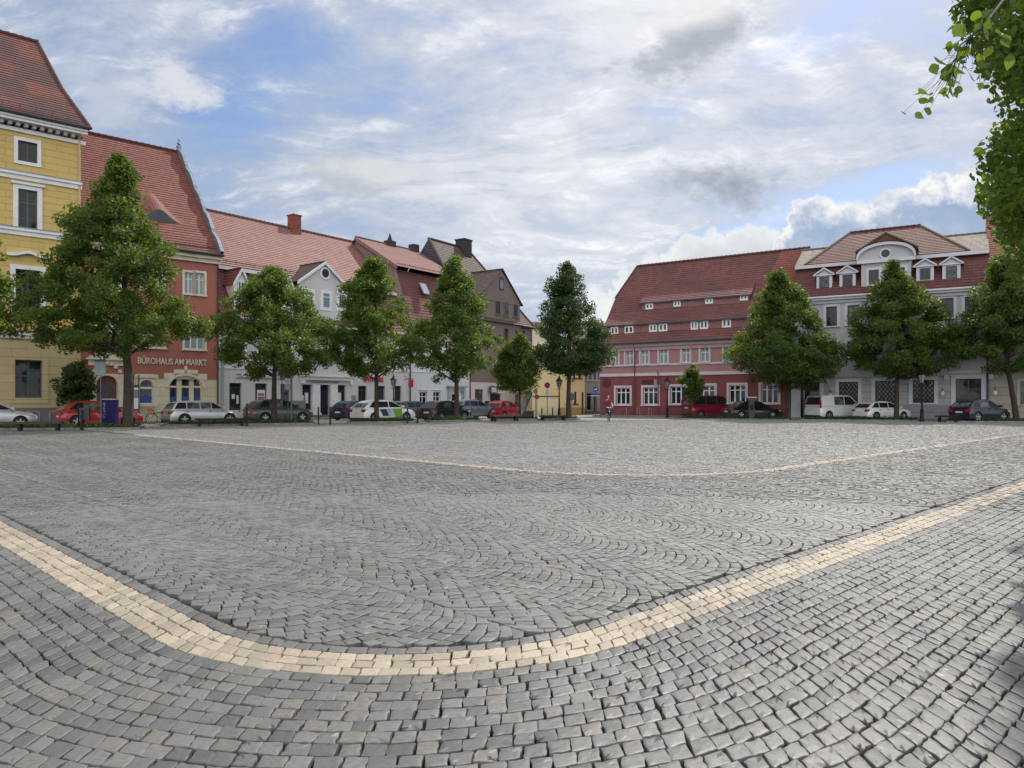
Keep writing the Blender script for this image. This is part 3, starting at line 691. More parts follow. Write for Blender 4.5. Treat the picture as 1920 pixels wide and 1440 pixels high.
q = MB(); a = h.rect(913, 926.5, 724.5, 738); um = (a[0]+a[1])/2; q.box(a[0], a[1], -.5, -.3, a[2], a[3], 0); q.box(a[0]+.12, a[1]-.12, -.51, -.5, a[2]+.12, a[3]-.12, 1); q.tube([(um, 0, a[3]), (um, -.5, a[3])], .03, 5, 2); h.part(q, 'lightbox_sign', [M_frame_dark, mat('sign_pale', (.5, .52, .56), .4, var=.3, scale=5), M_black])
q = MB(); a = h.rect(927, 945, 724, 737); q.box(a[0], a[1], -.09, .01, a[2], a[3]); sg = h.part(q, 'shop_sign', M_white)
b_ = h.u(928); zz = h.z(930, 734); text_mesh('sign_lettering', '23', h.u(935.5)-b_, h.z(930, 726)-zz, lambda x, y, d: (b_+x, -.09-d, zz+y), M_red, sg, .03, .02)
q = MB(); a = h.rect(909, 914.5, 752, 762); q.box(a[0], a[1], -.25, .01, a[2], a[3]); h.part(q, 'letter_box', mat('box_green', (.015, .03, .028), .4))

# --- houses down the street
C_y3 = stucco('butter_render', (.74, .60, .33)); C_y3w = stucco('cream_yellow_render', (.74, .64, .42))
h = House('street_house', 'butter yellow house at the street mouth behind the lamp post', 1052, 79, 14)
YH = h; uA = h.u(998); uB = h.u(1096.5); zt = h.z(1052, 687)
for l, r, t, b in ((1074.5, 1079, 694, 709), (1084.5, 1089.5, 695, 709), (1063, 1067.5, 693, 708), (1063, 1067, 733, 757), (1076.5, 1081, 734.5, 757)):
    h.window(l, r, t, b, M_wbrown, cols=2, tr=.7)
h.window(1090.5, 1094.5, 735.5, 777, mat('door_ochre', (.14, .08, .03), .5), cols=1, tr=.75, sill=False, name='door')
h.wall(uA, uB, 0, zt, [mat('ochre_plinth', (.42, .28, .09), .8), C_y3], [(.75, 1)], 9)
q = MB(); q.box(uA, h.u(1050), -.1, -.0, 1.9, 2.0); h.part(q, 'ledge', mat('ledge_brown', (.12, .09, .07), .7))
q = MB(); q.box(uA+.02, h.u(1050), -.012, .0, .0, 1.9); h.part(q, 'pale_base', C_y3w)
q = MB(); q.box(h.u(1067), h.u(1073), -.9, -.8, h.z(1070, 716), h.z(1070, 716)+.1); q.tube([(h.u(1068), 0, h.z(1068, 716)), (h.u(1074), -.9, h.z(1068, 711))], .05, 6); h.part(q, 'wall_bracket', mat('ledge_brown', (.12, .09, .07), .7))
m = MB(); roof_plane(m, (uA-.2, -.35, zt), (uB+.2, -.35, zt), (uB+.2, 4.5, zt+2.0), (uA-.2, 4.5, zt+2.0)); roof_plane(m, (uB+.2, 9.3, zt), (uA-.2, 9.3, zt), (uA-.2, 4.5, zt+2.0), (uB+.2, 4.5, zt+2.0))
for u in (uA, uB): m.poly([(u, 0, zt), (u, 9, zt), (u, 4.5, zt+1.95)], 1)
h.part(m, 'roof', [T_brown, C_y3])
h = House('street_house', 'grey house with shuttered upper windows beside the pink house', 1097, 84, 12)
uB = h.u(1150); zt = h.z(1120, 640)
C_gw = stucco('grey_white_render', (.42, .42, .45))
for l, r in ((1100.5, 1104), (1109, 1112.5), (1117.5, 1121)):
    w = h.window(l, r, 694, 712, M_frame_white, cols=2, tr=.7)
    a = h.rect(l, r, 694, 712); q = MB(); ww = (a[1]-a[0])
    q.box(a[0]-ww*.75, a[0]-.02, -.06, .02, a[2], a[3]); q.box(a[1]+.02, a[1]+ww*.75, -.06, .02, a[2], a[3]); q.build('shutter', mat('shutter_grey', (.13, .13, .15), .6), w)
h.window(1100, 1109.5, 737, 770, M_frame_white, cols=1, tr=.85, sill=False); h.window(1113, 1119, 739, 774, mat('door_greyblue', (.2, .22, .25), .5), cols=1, tr=.8, sill=False, name='door')
h.wall(0, uB, 0, zt, [M_plinth, C_gw], [(.3, 1)], 8)
m = MB(); roof_plane(m, (-.2, -.35, zt), (uB, -.35, zt), (uB, 4, zt+2.6), (-.2, 4, zt+2.6)); roof_plane(m, (uB, 8.3, zt), (-.2, 8.3, zt), (-.2, 4, zt+2.6), (uB, 4, zt+2.6)); m.poly([(0, 0, zt), (0, 8, zt), (0, 4, zt+2.5)], 1)
h.part(m, 'roof', [T_brown, C_gw])
h = House('street_house', 'tall cream house with a brick chimney far down the street', 1000, 112, 20)
uB = h.u(1046); zt = h.z(1008, 617)
h.window(1007, 1011, 640, 655, M_frame_white, cols=2); h.window(1020, 1024, 640, 655, M_frame_white, cols=2)
h.wall(0, uB, 0, zt, [C_cream], [], 9)
m = MB(); roof_plane(m, (-.2, -.3, zt), (uB+.2, -.3, zt), (uB+.2, 4.5, zt+1.6), (-.2, 4.5, zt+1.6), mi=0); roof_plane(m, (uB+.2, 9.3, zt), (-.2, 9.3, zt), (-.2, 4.5, zt+1.6), (uB+.2, 4.5, zt+1.6)); rf = h.part(m, 'roof', T_brown)
q = MB(); u = h.u(1016); q.box(u-.5, u+.5, .6, 1.6, zt-.2, h.z(1016, 604)); q.build('chimney', mat('chimney_tan', (.2, .13, .09), .9), rf)
# --- pink house with long shed dormers
C_pink = stucco('pink_render', (.35, .20, .205), .1); C_wine = stucco('wine_red_render', (.225, .072, .078), .12); C_trim = mat('pale_pink_trim', (.56, .50, .53), .7, var=.05)
T_wall = tiles('hung_tile_rose', (.27, .125, .13), (.31, .15, .155), None, mw=.16, rh=.16)
h = House('town_house', 'wine red and pink house with huge old tiled roof and two rows of long dormers', 1125, 72, -34)
PNK = h; u1 = h.u(1479); zb = h.z(1240, 701.5)
for l, r, t, b in ((1155, 1181, 727, 759), (1206, 1233.5, 726, 759), (1257, 1286, 724.5, 758), (1308, 1340, 723, 757), (1367, 1398, 722, 756), (1427, 1459, 720.5, 756.5)):
    h.window(l, r, t, b, M_frame_white, cols=3, tr=.72, sur=C_trim, sw=.2, sill=True, fw=.085)
for l, r, t, b in ((1147, 1159, 658, 685.5), (1173, 1187, 656.5, 684.5), (1201.5, 1215.5, 654.5, 683), (1236, 1251, 652.5, 682), (1278.5, 1293, 650.5, 679.5), (1313.5, 1329, 649, 678.5), (1357.5, 1374, 647, 677), (1389.5, 1406, 645, 675), (1430, 1448, 642.5, 673)):
    h.window(l, r, t, b, M_frame_white, pane=M_curtain, cols=2, tr=.62, sur=C_trim, sw=.16, sill=True, rows=0)
ve, vR = -.4, 6.6; zE = h.z(1280, 638, ve); zR = h.z(1340, 484, vR)
h.wall(0, u1, 0, zE-.05, [C_wine, C_pink], [(zb, 1)], 13)
h.band(0, u1, zb-.14, zb+.14, .1, C_trim, 'string_course')
zsl = h.z(1290, 681.5); h.band(0, u1, zsl-.1, zsl+.06, .07, C_trim, 'string_course')
h.band(0, u1, 0, 0, 0, mat('mauve_trim', (.38, .27, .29), .75), prof=[(zE-.75, zE-.4, .14), (zE-.4, zE-.1, .3)], name='eaves_cornice')
# left gable verge, half hip
hip = Vector(h.pt(1143, 558, 0)); tv = .55
def onroof(t): return ve+(vR-ve)*t, zE+(zR-zE)*t
th = None
for i in range(200):
    t = i/200; v, z = onroof(t)
    if h.z(1143, 560, v) <= z: th = t; break
th = th or .6
vH, zH = onroof(th)
R0 = Vector(h.pt(1195, 501, vR)); R0.z = zR; R1 = Vector((h.u(1490, vR), vR, zR))
m = MB(); uE0, uE1 = -.15, u1+.2
roof_plane(m, (uE0, ve, zE), (uE1, ve, zE), (uE1, vH, zH), (uE0, vH, zH), mi=0); roof_plane(m, (uE0, vH, zH), (uE1, vH, zH), (uE1, vR, zR), R0, mi=0)
vB = 2*vR-vH; roof_plane(m, (uE0, vB, zH), (uE0, vH, zH), R0, R0, mi=0)
roof_plane(m, (uE1, 2*vR+.4, zE), (uE0, 2*vR+.4, zE), (uE0, vB, zH), (uE1, vB, zH), mi=0); roof_plane(m, (uE1, vB, zH), (uE0, vB, zH), R0, (uE1, vR, zR), mi=0)
ridge(m, R0, (uE1, vR, zR), .17); ridge(m, (uE0, vH, zH), R0, .13)
m.poly([(0, 0, zE-.3), (0, 13, zE-.3), (0, vB, zH), (0, vH, zH-.05)], 1); m.poly([(u1, 0, zE-.3), (u1, 13, zE-.3), (u1, vR, zR-.1)], 1)
# brighter relaid patch at the right end of the slope
rf = h.part(m, 'roof', [T_old, C_pink])
q = MB(); t0, t1 = .42, .99; pu = h.u(1448, 4.5)
va, za = onroof(t0); vb, zb2 = onroof(t1); nn = Vector((0, -(zR-zE), vR-ve)).normalized()*.03
roof_plane(q, Vector((pu-.8, va, za))+nn, Vector((uE1, va, za))+nn, Vector((uE1, vb, zb2))+nn, Vector((pu+.3, vb, zb2))+nn); q.build('relaid_slope', tiles('tile_relaid', (.235, .078, .06), (.28, .10, .075)), rf)
def tsolve(px, py):
    for i in range(1000):
        v, z = onroof(i/1000)
        if h.z(px, py, v) <= z: return i/1000
    return 1
def strip(ya, yb, yc, ul, ur, wins, nm):
    """long shed dormer: tile hung wall between rows ya (foot) and yb (top), roof runs back to row yc; rows measured at column 1300"""
    v, z = onroof(tsolve(1300, ya)); zt = h.z(1300, yb, v); vc, zc = onroof(tsolve(1300, yc))
    q = MB(); q.poly([(ul, v, z-.2), (ur, v, z-.2), (ur, v, zt), (ul, v, zt)], 0, [(ul, 0), (ur, 0), (ur, zt-z+.2), (ul, zt-z+.2)])
    for u in (ul, ur): q.poly([(u, v, z-.2), (u, v, zt), (u, vc+.3, zc-.05), (u, vc-1.2, zc-1.6)], 0)
    o = q.build(nm, T_wall, h.root)
    k = (zc-zt)/(vc-v); q = MB(); roof_plane(q, (ul-.25, v-.14, zt-.14*k+.02), (ur+.25, v-.14, zt-.14*k+.02), (ur+.1, vc+.15, zc+.06), (ul-.1, vc+.15, zc+.06)); q.box(ul-.25, ur+.25, v-.2, v-.13, zt-.14*k-.09, zt-.14*k+.02, 1); q.build('dormer_roof', [T_old, M_frame_dark], o)
    for l, r, t, b in wins:
        a = h.rect(l, r, t, b, v); H_ = min(a[3], zt-.05)
        w = h.window(0, 0, 0, 0, M_frame_white, cols=2, tr=0, sill=False, hole=False, v=v, fw=.13, uvz=(a[0], a[1], a[2], H_)); w.parent = o
    return v
strip(617.5, 599.5, 577, h.u(1141, 1.2), u1-.3, [(1145.5, 1159.5, 613, 627.5), (1171.5, 1188, 611.5, 626), (1217.5, 1232, 607.5, 622.5), (1235.5, 1251.5, 606.5, 621.5), (1295.5, 1309, 602, 618), (1312.5, 1328, 600.5, 617), (1354, 1371, 598, 614), (1407.5, 1426, 594, 611)], 'lower_dormer')
strip(574.5, 558.5, 532, h.u(1207, 2.8), h.u(1407, 2.8), [(1210.5, 1225, 569, 580), (1263, 1276.5, 564, 575), (1322.5, 1337, 559, 569.5), (1387.5, 1402.5, 552.5, 563.5)], 'upper_dormer')
q = MB(); q.tube([(uE0, ve-.1, zE-.04), (uE1, ve-.1, zE-.04)], .09, 8); h.part(q, 'gutter', M_frame_dark)
downpipe(h, h.u(1191), .2, zE-.2, mat('pipe_red', (.13, .04, .035), .5), .06); downpipe(h, h.u(1235), .2, 4.2, mat('pipe_wine', (.14, .04, .045), .5), .04)
q = MB(); a = h.rect(1205, 1229, 712, 721); q.box(a[0], a[1], -.06, .01, a[2], a[3]); h.part(q, 'name_board', mat('board_wine', (.10, .015, .02), .5))
q = MB(); a = h.rect(1231, 1236, 712, 723.5); q.box(a[0], a[1], -.6, -.52, a[2], a[3]); q.tube([(a[0], 0, a[3]-.1), (a[0], -.6, a[3]-.1)], .02, 5); h.part(q, 'hanging_sign', mat('board_grey', (.25, .26, .28), .5))
q = MB(); p = Vector(h.pt(1138, 718, 0)); q.tube([p+Vector((0, -.05, 0)), p+Vector((0, .01, 0))], .42, 20); q.tube([p+Vector((0, -.08, 0)), p+Vector((0, -.02, 0))], .28, 20); h.part(q, 'wall_medallion', mat('medallion_wine', (.11, .02, .025), .5))

# --- grey lilac mansard house
C_gl = stucco('lilac_grey_render', (.47, .47, .50)); C_glA = ashlar('lilac_grey_blocks', (.40, .40, .43), 1.9, .55, (.17, .17, .21)); C_glt = mat('lilac_white_trim', (.56, .57, .63), .65, var=.05)
C_base = ashlar('base_blocks', (.27, .275, .31), 2.4, .6, (.10, .10, .13))
h = House('town_house', 'lilac grey mansard house with round gable and four small dormers', 1484, PNK.Y(u1)-.1, -31)
MAN = h; u1 = h.u(1856)
zL = h.z(1670, 551); zs = h.z(1560, 704)
for l, r in ((1549, 1569.5), (1589, 1610.5), (1634, 1656), (1680, 1703), (1764, 1788), (1809, 1835)):
    c = (l+r)/2; k = (c-1559)/220*-16
    t = 575+k; h.window(l, r, t, t+36.5, M_frame_dark, cols=2, tr=.68, rows=1, sur=C_glt, sw=.2, sill=True)
    a = h.rect(l, r, t-12, t-6); q = MB(); um = (a[0]+a[1])/2; q.box(um-.14, um+.14, -.1, .01, a[2]-.0, a[3]+.1); h.part(q, 'keystone', C_glt)
    t2 = 641+k*.6; h.window(l, r, t2, t2+30-(c-1559)*.006, M_frame_dark, cols=2, tr=.68, rows=1, sur=C_glt, sw=.2, sill=True)
def lattice(w, a, v=.14):
    q = MB(); n = 5
    for s_ in (-1, 1):
        for k in range(-n, n*2):
            x0 = a[0]+(a[1]-a[0])*k/n; x1 = x0+s_*(a[3]-a[2])*.75; zlo, zhi = a[2], a[3]
            P0, P1 = Vector((x0, v, zlo)), Vector((x1, v, zhi)); d = P1-P0
            t0, t1 = 0., 1.
            if abs(d.x) > 1e-6:
                ta, tb = (a[0]-P0.x)/d.x, (a[1]-P0.x)/d.x
                t0 = max(t0, min(ta, tb)); t1 = min(t1, max(ta, tb))
            if t1-t0 > .02: q.tube([P0+d*t0, P0+d*t1], .02, 4, caps=False)
    q.build('window_grille', M_black, w)
for l, r, t, b in ((1573, 1609, 716, 757), (1641, 1679, 714, 757), (1711.5, 1751.5, 712.5, 755.5)):
    w = h.window(l, r, t, b, M_frame_dark, cols=3, tr=.7, sur=C_glt, sw=.26, sill=True, rec=.22); lattice(w, h.rect(l, r, t, b))
for l, r, t, b, nm in ((1500, 1537, 717, 786, 'gateway'), (1792, 1840, 710, 788, 'gateway')):
    w = h.window(l, r, t, b, M_frame_dark, cols=2, tr=.75, sur=C_glt, sw=.3, sill=False, rec=.3, name=nm)
    a = h.rect(l, r, t, b); q = MB(); q.box(a[0]-.45, a[1]+.45, -.22, .02, a[3]+.42, a[3]+.6)
    for u in (a[0]-.75, a[1]+.45): q.box(u, u+.3, -.25, .02, a[3]-.05, a[3]+.3)
    q.build('portal_cornice', C_glt, w)
    for u in (a[0]-.85, a[1]+.85):
        q = MB(); q.tube([(u, 0, a[3]-.75), (u, -.3, a[3]-.65), (u, -.4, a[3]-.9)], .025, 5, 0); q.ball((u, -.4, a[3]-1.08), .14, 8, 1, 1.3); q.build('wall_lamp', [M_black, M_white], w)
h.wall(0, u1, 0, zL-.1, [C_base, C_glA, C_gl], [(1.15, 1), (zs, 2)], 13)
q = MB(); q.box(0, .75, -.2, .02, 0, zs-.4); h.part(q, 'pilaster', C_glt)
h.band(0, u1, zs-.1, zs+.1, .1, C_gl, 'string_course')
h.band(0, u1, 0, 0, 0, C_glt, prof=[(zL-.45, zL-.2, .15), (zL-.2, zL, .38)], name='eaves_cornice')
vK = 2.0; zK = h.z(1714, 485, vK); zK2 = h.z(1604, 498, vK); zK = (zK+zK2)/2; vP = 5.2
T_man = tiles('tile_mansard', (.115, .045, .045), (.15, .06, .057), (.085, .042, .045), (.45, .75)); T_top = tiles('tile_upper', (.125, .054, .046), (.16, .07, .06), (.11, .055, .05), (.5, .75))
m = MB(); roof_plane(m, (0, -.4, zL), (u1, -.4, zL), (u1, vK, zK), (0, vK, zK), mi=0)
m.box(0, u1, vK-.5, vK+.02, zK-.05, zK+.22, 2)
zW = h.z(1800, 441, vP); 
roof_plane(m, (0, vK-.4, zK+.24), (u1, vK-.4, zK+.24), (u1, vP, zW), (0, vP, zW), mi=1); roof_plane(m, (u1, 13, zL), (0, 13, zL), (0, vP, zW), (u1, vP, zW), mi=1); ridge(m, (0, vP, zW), (u1, vP, zW), .13, 1)
# central hipped pavilion roof
vc = vK-.45; hl, hr = h.u(1509, vc), h.u(1818, vc); vT = 6.2; RA = Vector(h.pt(1594, 437, vT)); RB = Vector(h.pt(1725, 422, vT)); zT = (RA.z+RB.z)/2; RA.z = RB.z = zT
A, B = Vector((hl, vc, zK+.28)), Vector((hr, vc, zK+.28)); A2, B2 = Vector((hl, 12, zK+.28)), Vector((hr, 12, zK+.28))
roof_plane(m, A, B, RB, RA, mi=3); roof_plane(m, A2, A, RA, RA, mi=3); roof_plane(m, B, B2, RB, RB, mi=3); roof_plane(m, B2, A2, RA, RB, mi=3)
ridge(m, RA, RB, .15, 3); ridge(m, A, RA, .12, 4); ridge(m, B, RB, .12, 4)
for u in (0, u1): m.poly([(u, -.3, zL-.2), (u, 13, zL-.2), (u, vP, zW-.04), (u, vK, zK-.05)], 5)
rf = h.part(m, 'roof', [T_man, T_grey, C_glt, T_top, T_tan, C_gl])
q = MB(); q.tube([(0, -.42, zL+.02), (u1, -.42, zL+.02)], .09, 8); h.part(q, 'gutter', C_glt)
# round gable
ul, ur = h.u(1615, .2), h.u(1708, .2); zb0 = zL+.2; zc = h.z(1660, 487.5, .2); za = h.z(1660, 459.5, .2); um = (ul+ur)/2
m = MB(); m.poly([(ul, .2, zb0), (ur, .2, zb0), (ur, .2, zc), (ul, .2, zc)], 0)
arc = [(um-(ur-ul+.5)/2*math.cos(math.pi*i/24), zc+(za-zc)*math.sin(math.pi*i/24)**.85) for i in range(25)]
m.poly([(p[0], .2, p[1]) for p in arc], 0)
for u in (ul, ur): m.poly([(u, .2, zb0), (u, 3.2, zb0), (u, 3.2, zc), (u, .2, zc)], 0)
m.box(ul-.3, ur+.3, -.05, .25, zc-.18, zc+.08, 1)
for i in range(24): m.prism([arc[i], arc[i+1], (arc[i+1][0]+(arc[i+1][0]-um)*.05, arc[i+1][1]+.22), (arc[i][0]+(arc[i][0]-um)*.05, arc[i][1]+.22)], -.08, .3, 1)
gb = m.build('round_gable', [C_gl, C_glt], h.root)
m = MB(); apx = Vector((um, 4.6, za+1.5)); out = [((p[0]-um)*1.08+um, p[1]+.26) for p in arc]
for i in range(24):
    a, b = Vector((out[i][0], -.15, out[i][1])), Vector((out[i+1][0], -.15, out[i+1][1])); t = abs(i-11.5)/12
    c, d = Vector((um+(b.x-um)*.5, 4.4, max(b.z, zK+.3)+.9*(1-t))), Vector((um+(a.x-um)*.5, 4.4, max(a.z, zK+.3)+.9*(1-t)))
    m.poly([a, b, c, d], 0, [(i*.3, 0), (i*.3+.3, 0), (i*.3+.3, 3), (i*.3, 3)])
P = Vector((um, .6, za+.95)); roof_plane(m, (um-2.2, .3, za-.35), (um, .3, za+.95), (um, 4.5, za+1.2), (um-2.2, 4.5, za-.3)); roof_plane(m, (um, .3, za+.95), (um+2.2, .3, za-.35), (um+2.2, 4.5, za-.3), (um, 4.5, za+1.2)); ridge(m, (um-2.2, .3, za-.3), (um, .3, za+1.0), .1, 1); ridge(m, (um, .3, za+1.0), (um+2.2, .3, za-.3), .1, 1)
m.poly([(um-2.25, .33, za-.45), (um+2.25, .33, za-.45), (um, .33, za+.9)], 0, [(0, 0), (4.5, 0), (2.2, 1.3)]); m.build('gable_roof', [T_top, T_tan], gb)
for l, r, t, b in ((1629, 1648, 506, 532.5), (1677.5, 1696.5, 501.5, 528)):
    w = h.window(l, r, t, b, M_frame_dark, cols=2, tr=.66, rows=1, sill=False, hole=False, v=.2, sur=C_glt, sw=.18); w.parent = gb
q = MB(); p = Vector(h.pt(1660.5, 475.5, .2)); q.tube([p+Vector((0, -.09, 0)), p+Vector((0, .02, 0))], .43, 20, 0); q.tube([p+Vector((0, -.1, 0)), p+Vector((0, -.02, 0))], .31, 20, 1); q.build('round_window', [C_glt, M_glass], gb)
for (l, r, t, b, wl, wr, wt) in ((1531, 1560, 514, 541.5, 1536.5, 1554.5, 519), (1574, 1604, 509.5, 538.5, 1580, 1598.5, 515), (1718, 1751, 497, 526.5, 1725, 1744.5, 503), (1767, 1801, 493, 524, 1774, 1794.5, 499)):
    v = .35; a = h.rect(l, r, t, b, v); um = (a[0]+a[1])/2; q = MB()
    q.poly([(a[0], v, a[2]), (a[1], v, a[2]), (a[1], v, a[3]), (um, v, a[3]+.42), (a[0], v, a[3])], 0)
    for u in (a[0], a[1]): q.poly([(u, v, a[2]), (u, 2.4, a[2]), (u, 2.4, a[3]), (u, v, a[3])], 0)
    d = q.build('small_dormer', C_glt, h.root); q = MB()
    for sgn, e in ((-1, a[0]-.22), (1, a[1]+.22)):
        roof_plane(q, (e, v-.2, a[3]-.06), (e, 2.6, a[3]-.06), (um, 2.6, a[3]+.5), (um, v-.2, a[3]+.5), row=.3); q.poly([(e, v-.21, a[3]-.16), (um, v-.21, a[3]+.4), (um, v-.21, a[3]+.53), (e, v-.21, a[3]-.03)], 1)
    q.box(a[0]-.2, a[1]+.2, v-.12, v+.02, a[3]-.14, a[3]-.05, 1); q.build('dormer_roof', [T_man, C_glt], d)
    ww = h.rect(wl, wr, wt, b, v); w = h.window(0, 0, 0, 0, M_frame_dark, cols=2, tr=.66, rows=1, sill=False, hole=False, v=v, uvz=(ww[0], ww[1], ww[2]+.1, min(ww[3], a[3]-.2))); w.parent = d
downpipe(h, u1-.15, .2, zL-.2, M_frame_dark, .06); downpipe(h, 1.0, .2, zL-.2, M_pipe, .05)

# --- beige house at the right edge
C_bei = ashlar('beige_blocks', (.36, .34, .29), 6, .62, (.2, .185, .15)); C_bei2 = stucco('beige_render', (.42, .40, .34))
h = House('town_house', 'beige house with steep red roof at the right end of the row', 1856, MAN.Y(u1)-.05, -31)
u1 = 9.5; zL = h.z(1880, 530)
for k in range(3):
    h.window(0, 0, 0, 0, M_frame_dark, cols=2, tr=.7, sur=C_bei2, sw=.2, uvz=(h.u(1913)+k*2.9, h.u(1913)+k*2.9+1.3, h.z(1920, 758), h.z(1920, 715)))
    h.window(0, 0, 0, 0, M_frame_dark, cols=2, tr=.7, sur=C_bei2, sw=.18, uvz=(h.u(1880)+k*2.6, h.u(1880)+k*2.6+1.1, 5.5, 7.2))
h.wall(0, u1, 0, zL, [C_bei, C_bei2], [(4.6, 1)], 12)
vR = 6.3; zR = h.z(1855, 424, 4.6)+1.2
m = MB(); roof_plane(m, (-.1, -.4, zL), (u1, -.4, zL), (u1, vR, zR), (-.1, vR, zR)); roof_plane(m, (u1, 12.5, zL), (-.1, 12.5, zL), (-.1, vR, zR), (u1, vR, zR)); ridge(m, (-.1, vR, zR), (u1, vR, zR), .16)
m.poly([(-.1, -.3, zL-2), (-.1, 12.4, zL-2), (-.1, vR, zR-.03)], 1); m.poly([(u1, -.3, zL-.1), (u1, 12.4, zL-.1), (u1, vR, zR-.03)], 1)
h.part(m, 'roof', [MATS['tile_relaid'], C_bei2])

# ---------------------------------------------------------------- ground, paving
def ring_sd(a, b, a0, b0, r):
    qx = a0+r-a; qy = b0+r-b
    return np.hypot(np.maximum(qx, 0), np.maximum(qy, 0))+np.minimum(np.maximum(qx, qy), 0)-r
S2 = math.sqrt(.5)
def ab2xy(a, b): return (b-a)*S2, (a+b)*S2
RINGS = [(2.93, 1.9, 2.0), (7.5, 11.5, 4.0), (13.3, 26.0, 2.5)]
P_ = .115; FARY = 56.
def ringpath(rg, off, s):
    a0, b0, r = rg; rr = r+off; ca, cb = a0+r, b0+r; half = rr*math.pi/4
    sc = np.clip(s, -half, half); ph = sc/rr              # 0 at corner middle
    ang = math.pi*1.25+ph                                 # toward (a = ca, b = cb - rr)
    a = ca+rr*np.cos(ang); b = cb+rr*np.sin(ang)
    ex = np.maximum(s-half, 0); a = a+ex
    ex = np.maximum(-s-half, 0); b = b+ex
    return a, b
def infrustum(x, y, pad=2.2):
    return (y > 2.2) & (np.abs(x) < y*.70+pad) & (y < FARY+2)
quads_g, quads_b = [], []
def ringrows(rg, offs, dest, smax):
    for o in offs:
        s = -smax+RNG.random()*.1+np.cumsum(RNG.uniform(.098, .128, int(2*smax/.113)))
        s0, s1 = s[:-1], s[1:]
        lo, hi = o, o+P_
        c = [ringpath(rg, lo, s0), ringpath(rg, lo, s1), ringpath(rg, hi, s1), ringpath(rg, hi, s0)]
        Q = np.stack([np.stack(ab2xy(a, b), -1) for a, b in c], 1)
        m = Q.mean(1); Q = Q[infrustum(m[:, 0], m[:, 1]) & (((m[:, 1]-m[:, 0])*S2 < 35) | (rg is RINGS[0]))]
        dest.append(Q)
ringrows(RINGS[0], [-.1725+P_*k for k in range(3)], quads_b, 75)
ringrows(RINGS[0], [.1725+P_*k for k in range(44)], quads_g, 70)
ringrows(RINGS[0], [-.1725-P_], quads_g, 75)
for rg, nr in zip(RINGS[1:], (3, 2)): ringrows(rg, [-.1725+P_*k for k in range(nr)], quads_b, 75)
# segmental arcs: columns 1.5 m wide running along +a, bulging towards -a
half, rad = .75, .93; thm = math.asin(half/rad)
for col in range(-2, 62):
    bc = RINGS[0][1]+.1+half+col*2*half
    ks = np.arange(0, int(76/P_))
    ph = RNG.random()*P_
    for k in ks:
        s = 2.0+k*P_+ph
        n = 14; th = np.linspace(-thm, thm, n)+RNG.uniform(-.02, .02, n)+(.5*(k % 2)-.25)*(2*thm/(n-1)); th = np.clip(th, -thm, thm); th[0], th[-1] = -thm, thm
        t2 = th-P_*np.sin(th)/rad; t2[0], t2[-1] = -thm, thm      # side joints run square to the arc
        def pt(t, ss): return ab2xy(ss+rad*(1-np.cos(t)), bc+rad*np.sin(t))
        a = np.stack(pt(th[:-1], s), -1); b = np.stack(pt(th[1:], s), -1); c = np.stack(pt(t2[1:], s+P_), -1); d = np.stack(pt(t2[:-1], s+P_), -1)
        Q = np.stack([a, b, c, d], 1); m = Q.mean(1); ok = infrustum(m[:, 0], m[:, 1])
        if not ok.any(): continue
        Q = Q[ok]; m = m[ok]; A = (m[:, 1]-m[:, 0])*S2; B = (m[:, 1]+m[:, 0])*S2
        ok = (ring_sd(A, B, *RINGS[0]) < -.31) & (np.hypot(Q[:, 0, 0]-Q[:, 1, 0], Q[:, 0, 1]-Q[:, 1, 1]) > .045)
        for rg in RINGS[1:]: ok &= np.abs(ring_sd(A, B, *rg)) > .21
        Q = Q[ok]
        for it in range(3):      # stones cut to fit along the border course
            va = (Q[..., 1]-Q[..., 0])*S2; vb = (Q[..., 1]+Q[..., 0])*S2; bad = ring_sd(va, vb, *RINGS[0]) > -.291
            cq = Q.mean(1, keepdims=True); Q = np.where(bad[..., None], cq+(Q-cq)*.72, Q)
        quads_g.append(Q)
